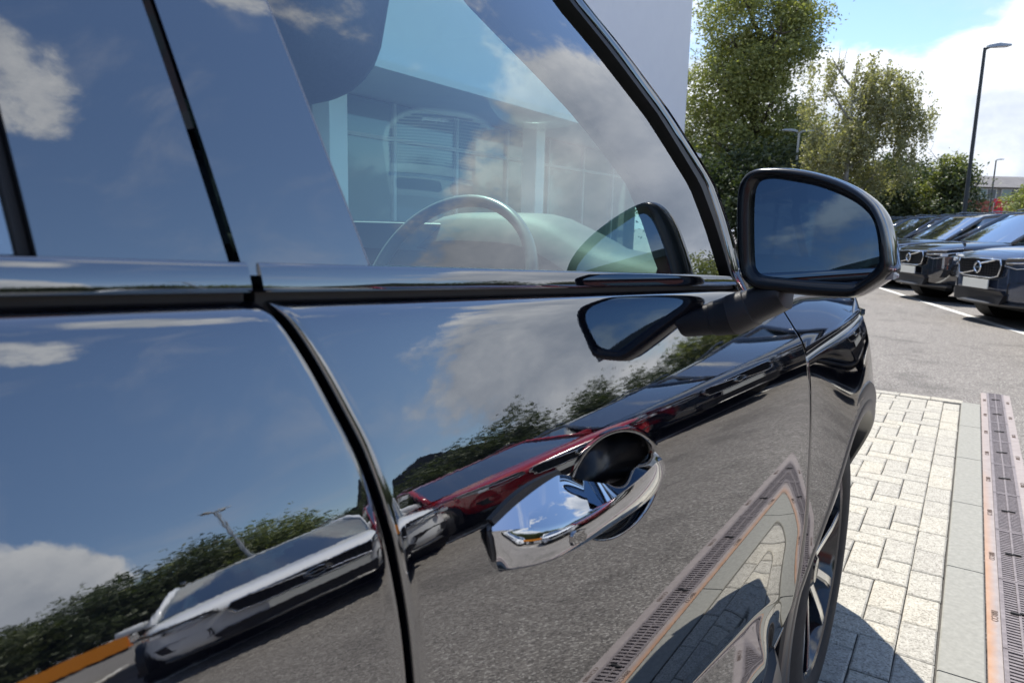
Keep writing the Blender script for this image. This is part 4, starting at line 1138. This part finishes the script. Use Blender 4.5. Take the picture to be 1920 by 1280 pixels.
def limbs(n, l0, l1, t0=.3, up=(.3, .9)): return [(t0+(.95-t0)*k/n, 2.4*k+r_.uniform(-.4, .4), r_.uniform(l0, l1), r_.uniform(*up)) for k in range(n)]
# big tree behind the pillar: bright top, dark skirt
P = far(1385, 30)
big_blobs = [((0, 0, 4.4), (2.6, 2.4, 2.2)), ((-.9, .2, 7.0), (2.1, 2.0, 2.0)), ((.9, -.3, 7.6), (1.7, 1.7, 2.0)), ((-.4, .3, 9.7), (2.2, 2.0, 2.2)), ((1.2, 0, 9.3), (1.3, 1.4, 1.6)), ((-2.2, 0, 5.2), (1.4, 1.6, 1.8)), ((1.9, .2, 5.0), (1.1, 1.4, 1.4))]
c1 = crown_mesh('crown', big_blobs, 1900, 56, .135, 11, LEAF_A, .30)
tree(P, limb_mesh('trunk', 9.5, .26, limbs(16, 1.2, 2.6), 4, BARK), c1, 'tallest bushy green tree standing beside the white showroom wall')
# low dark trees filling the skirt
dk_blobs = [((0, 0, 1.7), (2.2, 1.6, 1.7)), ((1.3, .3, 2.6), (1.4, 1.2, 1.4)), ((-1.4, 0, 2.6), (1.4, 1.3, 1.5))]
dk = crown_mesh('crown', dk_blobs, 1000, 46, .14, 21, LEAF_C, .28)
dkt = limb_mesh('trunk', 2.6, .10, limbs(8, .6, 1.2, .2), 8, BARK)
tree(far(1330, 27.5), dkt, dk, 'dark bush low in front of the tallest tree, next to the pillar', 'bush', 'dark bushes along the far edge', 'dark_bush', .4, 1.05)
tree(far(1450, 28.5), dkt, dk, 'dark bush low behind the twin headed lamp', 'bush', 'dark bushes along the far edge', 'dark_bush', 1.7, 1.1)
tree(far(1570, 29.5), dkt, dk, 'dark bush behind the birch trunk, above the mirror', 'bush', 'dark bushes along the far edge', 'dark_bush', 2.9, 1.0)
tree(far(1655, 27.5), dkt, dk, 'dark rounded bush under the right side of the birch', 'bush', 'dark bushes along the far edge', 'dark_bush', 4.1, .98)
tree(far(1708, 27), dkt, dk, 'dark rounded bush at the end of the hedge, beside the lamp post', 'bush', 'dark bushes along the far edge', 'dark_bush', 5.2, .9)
# weeping birch
bb = [((-.35, 0, 5.2), (1.25, 1.2, 1.1)), ((.7, .1, 5.4), (1.1, 1.1, 1.1)), ((1.75, 0, 5.0), (.9, 1.0, .9)), ((.2, 0, 3.9), (1.5, 1.2, 1.0)), ((1.2, .1, 3.6), (1.1, 1.1, .9)), ((-.9, 0, 3.6), (.8, .9, .9)), ((.5, 0, 6.4), (.55, .5, .55)), ((-.75, 0, 6.3), (.9, .5, .35)), ((1.3, 0, 6.0), (.8, .6, .4)), ((-.2, 0, 6.1), (.8, .7, .5)), ((.3, 0, 2.4), (.9, .9, .6))]
bc = crown_mesh('crown', bb, 1900, 28, .095, 31, LEAF_B, hang=.75)
P = far(1562, 23.2)
bt = thing('birch_tree', 'weeping birch with pale trunk and drooping olive foliage behind the mirror', 'tree', P, R(32.7)); 
obj('trunk', limb_mesh('trunk', 6.3, .11, [(.32, .1, 1.6, 1.2), (.4, 3.1, 1.4, .9), (.5, .2, 1.9, .6), (.55, 2.8, 1.3, .8), (.65, .5, 1.5, .7), (.7, 3.4, 1.2, 1.0), (.78, 0, 1.6, .5), (.85, 3.3, 1.2, .9), (.12, .3, 1.6, 2.2)], 14, BIRCHBARK), None, bt); obj('crown', bc, None, bt)
# thin sapling at the end of the hedge
sb = [((0, 0, 2.9), (.8, .8, .6)), ((.3, 0, 3.5), (.6, .6, .5)), ((-.2, 0, 2.2), (.7, .7, .6)), ((.6, 0, 3.0), (.5, .5, .3))]
tree(far(1738, 26), limb_mesh('trunk', 3.9, .035, limbs(10, .6, 1.2, .35, (.6, 1.3)), 17, BARK), crown_mesh('crown', sb, 330, 24, .12, 44, LEAF_A, .14), 'thin young tree with sparse bright leaves rising above the dark hedge', name='sapling')
rb = [((0, 0, 2.6), (1.3, 1.3, 1.1)), ((.8, 0, 3.6), (1.0, 1.0, .9)), ((-.7, .3, 3.4), (.8, .8, .7))]
rt_ = limb_mesh('trunk', 3.4, .07, limbs(8, .6, 1.2), 19, BARK); rc = crown_mesh('crown', rb, 330, 26, .17, 43, LEAF_A, .24)
tree(far(1915, 40), rt_, rc, 'small round green tree before the brick building, behind the parked cars')
yb = crown_mesh('crown', [((0, 0, 1.3), (.55, .55, 1.2))], 90, 26, .12, 47, LEAF_Y, .16)
tree(far(1797, 42), None, yb, 'yellow leaved upright shrub before the brick building', 'shrub', None, 'yellow_shrub')

# tree belt beyond the parked row (reflected in the doors and side glass)
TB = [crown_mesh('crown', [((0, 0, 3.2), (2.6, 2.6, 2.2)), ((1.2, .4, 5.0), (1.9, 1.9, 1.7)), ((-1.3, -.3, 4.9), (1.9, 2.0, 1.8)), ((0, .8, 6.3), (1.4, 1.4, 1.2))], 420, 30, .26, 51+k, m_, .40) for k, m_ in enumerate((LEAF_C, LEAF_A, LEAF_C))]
TT = limb_mesh('trunk', 5.2, .2, limbs(10, 1, 2.2), 23, BARK)
kinds = ['dark leafy tree', 'pale green tree', 'dense green tree']
r_ = random.Random(12)
for k in range(46):
    az = R(-50+133*k/45); dist = r_.uniform(25, 31)
    x_, y_ = 2.5+dist*math.cos(az), 4+dist*math.sin(az)
    if x_ < .12*y_+1.5: continue
    tree((x_, y_, 0), TT, TB[k % 3], '%s in the tree belt reflected in the car doors' % kinds[k % 3], group='%ss of the reflected tree belt' % kinds[k % 3], rz=r_.uniform(0, 6.3), sc=r_.uniform(.80, 1.08)*(1 if k < 29 else .56))

for az, dist, sc_, lab in ((39, 30, .74, 'tallest dark tree reflected at the foot of the front side window, left one of three'), (33, 31, .80, 'tall dark tree reflected at the foot of the front side window, between two others'), (26, 31, .66, 'tall dark tree reflected at the foot of the side window beside the mirror reflection')):
    tree((dist*math.sin(R(az)), dist*math.cos(R(az)), 0), TT, TB[0], lab, group='tall dark trees reflected in the side window', rz=az, sc=sc_)

# ------------------------------------------------------------------ street lamps
def lamp_post(loc, h, r0, label, heads, rz, material=LAMPPOST, thick=.07):
    t = thing('street_lamp', label, 'street lamp', loc, rz, 'lamp posts round the car park')
    bm = BM(); tube(bm, [(0, 0, 0), (0, 0, h*.30), (0, 0, h*.32), (0, 0, h)], [r0*1.35, r0*1.25, r0, r0*.7], 12); obj('post', bm, material, t, 40)
    for s in heads:
        bm = BM(); tube(bm, [(0, 0, h-.03), (s*.10, 0, h+.01)], .03, 8); obj('bracket', bm, material, t, True)
        bm = BM(); loft(bm, [[(s*.06, -.06, h), (s*.06, .06, h), (s*.06, .05, h+.06), (s*.06, -.05, h+.06)], [(s*.3, -.11, h+.025), (s*.3, .11, h+.025), (s*.3, .09, h+.105), (s*.3, -.09, h+.105)], [(s*.58, -.10, h+.045), (s*.58, .10, h+.045), (s*.58, .08, h+.085), (s*.58, -.08, h+.085)]])
        hd_ = obj('lamp_head', fixn(bm), GALV, t)
        bm = BM(); box(bm, (s*.40, 0, h+.030), (.26, .15, .012), Matrix.Rotation(-s*R(4), 3, 'Y')); obj('lens', bm, LAMPWHITE, hd_)
    return t
lamp_post(far(1786, 18), 5.62, .052, 'tall dark lamp post with one flat head rising behind the parked cars', (1,), PHI)
lamp_post(far(1470, 26), 4.62, .05, 'grey lamp post with two heads in front of the dark trees', (-1, 1), PHI, GALV)
lamp_post(far(1832, 58), 7.1, .07, 'distant thin lamp post before the brick building', (1,), PHI)
lamp_post(Vector((17, 12, 0)), 6.2, .07, 'twin lamp post seen only reflected in the front door', (-1, 1), 1.2, GALV)

# ------------------------------------------------------------------ distant brick office
ob = thing('brick_office', 'low brick office building with grey roof and wide windows beyond the parked cars', 'building', far(1890, 72), PHI)
def bbox(name, c, s, material, parent): bm = BM(); box(bm, c, s); return obj(name, bm, material, parent)
W_ = 22.
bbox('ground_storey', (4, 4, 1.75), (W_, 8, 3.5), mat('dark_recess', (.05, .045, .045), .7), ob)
bbox('brick_band', (4, 3.9, 4.05), (W_+.3, 8.4, 1.1), BRICK, ob)
bbox('upper_wall', (4, 4, 5.24), (W_, 8, 1.3), RENDERGREY, ob)
bm = BM(); loft(bm, [[(4-W_/2-.5, -.6, 5.9), (4-W_/2-.5, 4, 7.3), (4-W_/2-.5, 8.6, 5.9)], [(4+W_/2+.5, -.6, 5.9), (4+W_/2+.5, 4, 7.3), (4+W_/2+.5, 8.6, 5.9)]]); obj('roof', fixn(bm), ROOFGREY, ob)
for k in range(9):
    x_ = -6+k*2.35
    f_ = bbox('window', (x_, -.03, 5.25), (1.9, .1, 1.05), mat('window_frame_white', (.5, .52, .52), .5), ob)
    bbox('pane', (x_-.44, -.09, 5.25), (.8, .03, .9), mat('office_pane', (.16, .24, .24), .1, 0, 1.6), f_); bbox('pane', (x_+.44, -.09, 5.25), (.8, .03, .9), mat('office_pane2', (.05, .07, .08), .1, 0, 1.6), f_)
for k in range(7): bbox('column', (-6.2+k*3.2, -.4, 1.5), (.3, .3, 3.0), RENDERGREY, ob)
fl = thing('feather_flag', 'red and white advertising flag standing before the brick building', 'flag', far(1838, 44), PHI)
bm = BM(); tube(bm, [(0, 0, 0), (0, 0, 3.1), (.25, 0, 3.45)], .02, 6); obj('flag_pole', bm, GALV, fl)
for n_, z0, z1, mt in (('red_panel', 2.1, 3.4, BANNERRED), ('white_panel', .6, 2.1, BANNERWHITE)):
    bm = BM(); rg = []
    for k in range(7): u = k/6; rg.append([(.02+.02*math.sin(u*5), .015*math.sin(u*7), z0+(z1-z0)*u), (.62-.30*max(0, (z0+(z1-z0)*u)-2.8)+.03*math.sin(u*6), .05*math.sin(u*4), z0+(z1-z0)*u)])
    rg = [a+[b+Vector((0, .01, 0)) for b in map(Vector, reversed(a))] for a in rg]; loft(bm, rg); obj(n_, fixn(bm), mt, fl)
sg = thing('site_sign', 'small white post sign beside the hedge end', 'sign', far(1762, 40), PHI)
bm = BM(); tube(bm, [(0, 0, 0), (0, 0, 2.6)], .04, 6); obj('sign_post', bm, GALV, sg); bm = BM(); box(bm, (0, -.05, 2.1), (.55, .04, .8)); obj('sign_board', bm, BANNERWHITE, sg)
for k, px in enumerate((1786, 1884)):
    pt_ = thing('fence_post', ('plain grey post between the sign and the yellow shrub', 'plain pale post right of the flag')[k], 'post', far(px, 46), 0)
    bm = BM(); tube(bm, [(0, 0, 0), (0, 0, 4.1-.8*k), (.25*(-1)**k, 0, 4.2-.8*k)], .05, 8); obj('post_tube', bm, GALV, pt_)

# ------------------------------------------------------------------ showroom on the far side of the car
sh = thing('showroom', 'white clad car showroom with deep fascia and glass front beyond the car', 'building', (0, 0, 0))
FX, YE = -7.2, 19.9
zf = 3.12
bm = BM(); box(bm, (FX-2, (YE-14)/2, zf+3.2), (4, YE+14, 6.4)); fa = obj('fascia', bm, WALLWHITE, sh)
bm = BM(); box(bm, (FX+.004, (YE-14)/2, zf+.10), (.05, YE+13.9, .05)); obj('fascia_trim', bm, SHOPFRAME, fa)
bm = BM(); box(bm, (FX-1.5, (YE-14)/2, zf+.03), (4.2, YE+13.6, .1)); obj('soffit', bm, WALLWHITE, sh)
GX = FX-1.1
y = -13.
ys_ = []
while y < YE-1:
    bbox('shop_window', (GX, y+.85, zf/2), (.03, 1.62, zf-.1), SHOPGLASS, sh); bbox('mullion', (GX+.03, y, zf/2), (.07, .07, zf-.1), SHOPFRAME, sh); y += 1.7
bbox('plinth', (GX, 4, .12), (.2, 34, .24), RENDERGREY, sh); bbox('transom', (GX+.03, 4, 2.5), (.06, 34, .06), SHOPFRAME, sh)
bbox('back_wall', (GX-1.2, 3.4, 3), (.3, 34, 6), RENDERGREY, sh)
for px in (620, 1000):
    d = vray(px, 300); t = (FX-.25)/d.x; bbox('column', (FX-.25, d.y*t, zf/2), (.32, .32, zf), WALLWHITE, sh)
bbox('end_column', (FX-.3, YE-.3, zf/2), (.4, .4, zf), WALLWHITE, sh)

# brick block and grey shed seen only in reflections
rbk = thing('brick_hall', 'red brick hall with grey windows behind the viewpoint, seen in mirror reflections', 'building', (6, -24, 0), .1)
bbox('wall', (0, 0, 2.6), (22, 7, 5.2), BRICK, rbk); bbox('roof_edge', (0, 0, 5.35), (22.6, 7.6, .3), LAMPPOST, rbk)
for k in range(7): f_ = bbox('window', (-9+3*k, 3.52, 3.2), (1.9, .12, 1.5), RENDERGREY, rbk); bbox('pane', (-9+3*k, 3.6, 3.2), (1.7, .04, 1.3), SHOPGLASS, f_)
shd = thing('dark_shed', 'dark clad gabled shed with pale sign, reflected in the front door', 'building', (20.5, 24.5, 0), math.atan2(24.5, 20.5)-math.pi/2)
bm = BM(); loft(bm, [[(-4.5, 0, 0), (4.5, 0, 0), (4.5, 0, 4.2), (0, 0, 6.2), (-4.5, 0, 4.2)], [(-4.5, 8, 0), (4.5, 8, 0), (4.5, 8, 4.2), (0, 8, 6.2), (-4.5, 8, 4.2)]]); obj('wall', fixn(bm), SHED, shd)
bbox('front_panel', (1.8, -.06, 2.2), (4.2, .1, 3.2), mat('shed_panel', (.12, .125, .14), .5), shd)
bm = BM()
for k in range(8): box(bm, (-3.3+.42*k, -.03, 4.05), (.12 if k % 3 else .26, .05, .42)); box(bm, (-3.2+.42*k, -.03, 4.2 if k % 2 else 3.9), (.22, .05, .1))
stuff(obj('sign_lettering', bm, BANNERWHITE, shd))
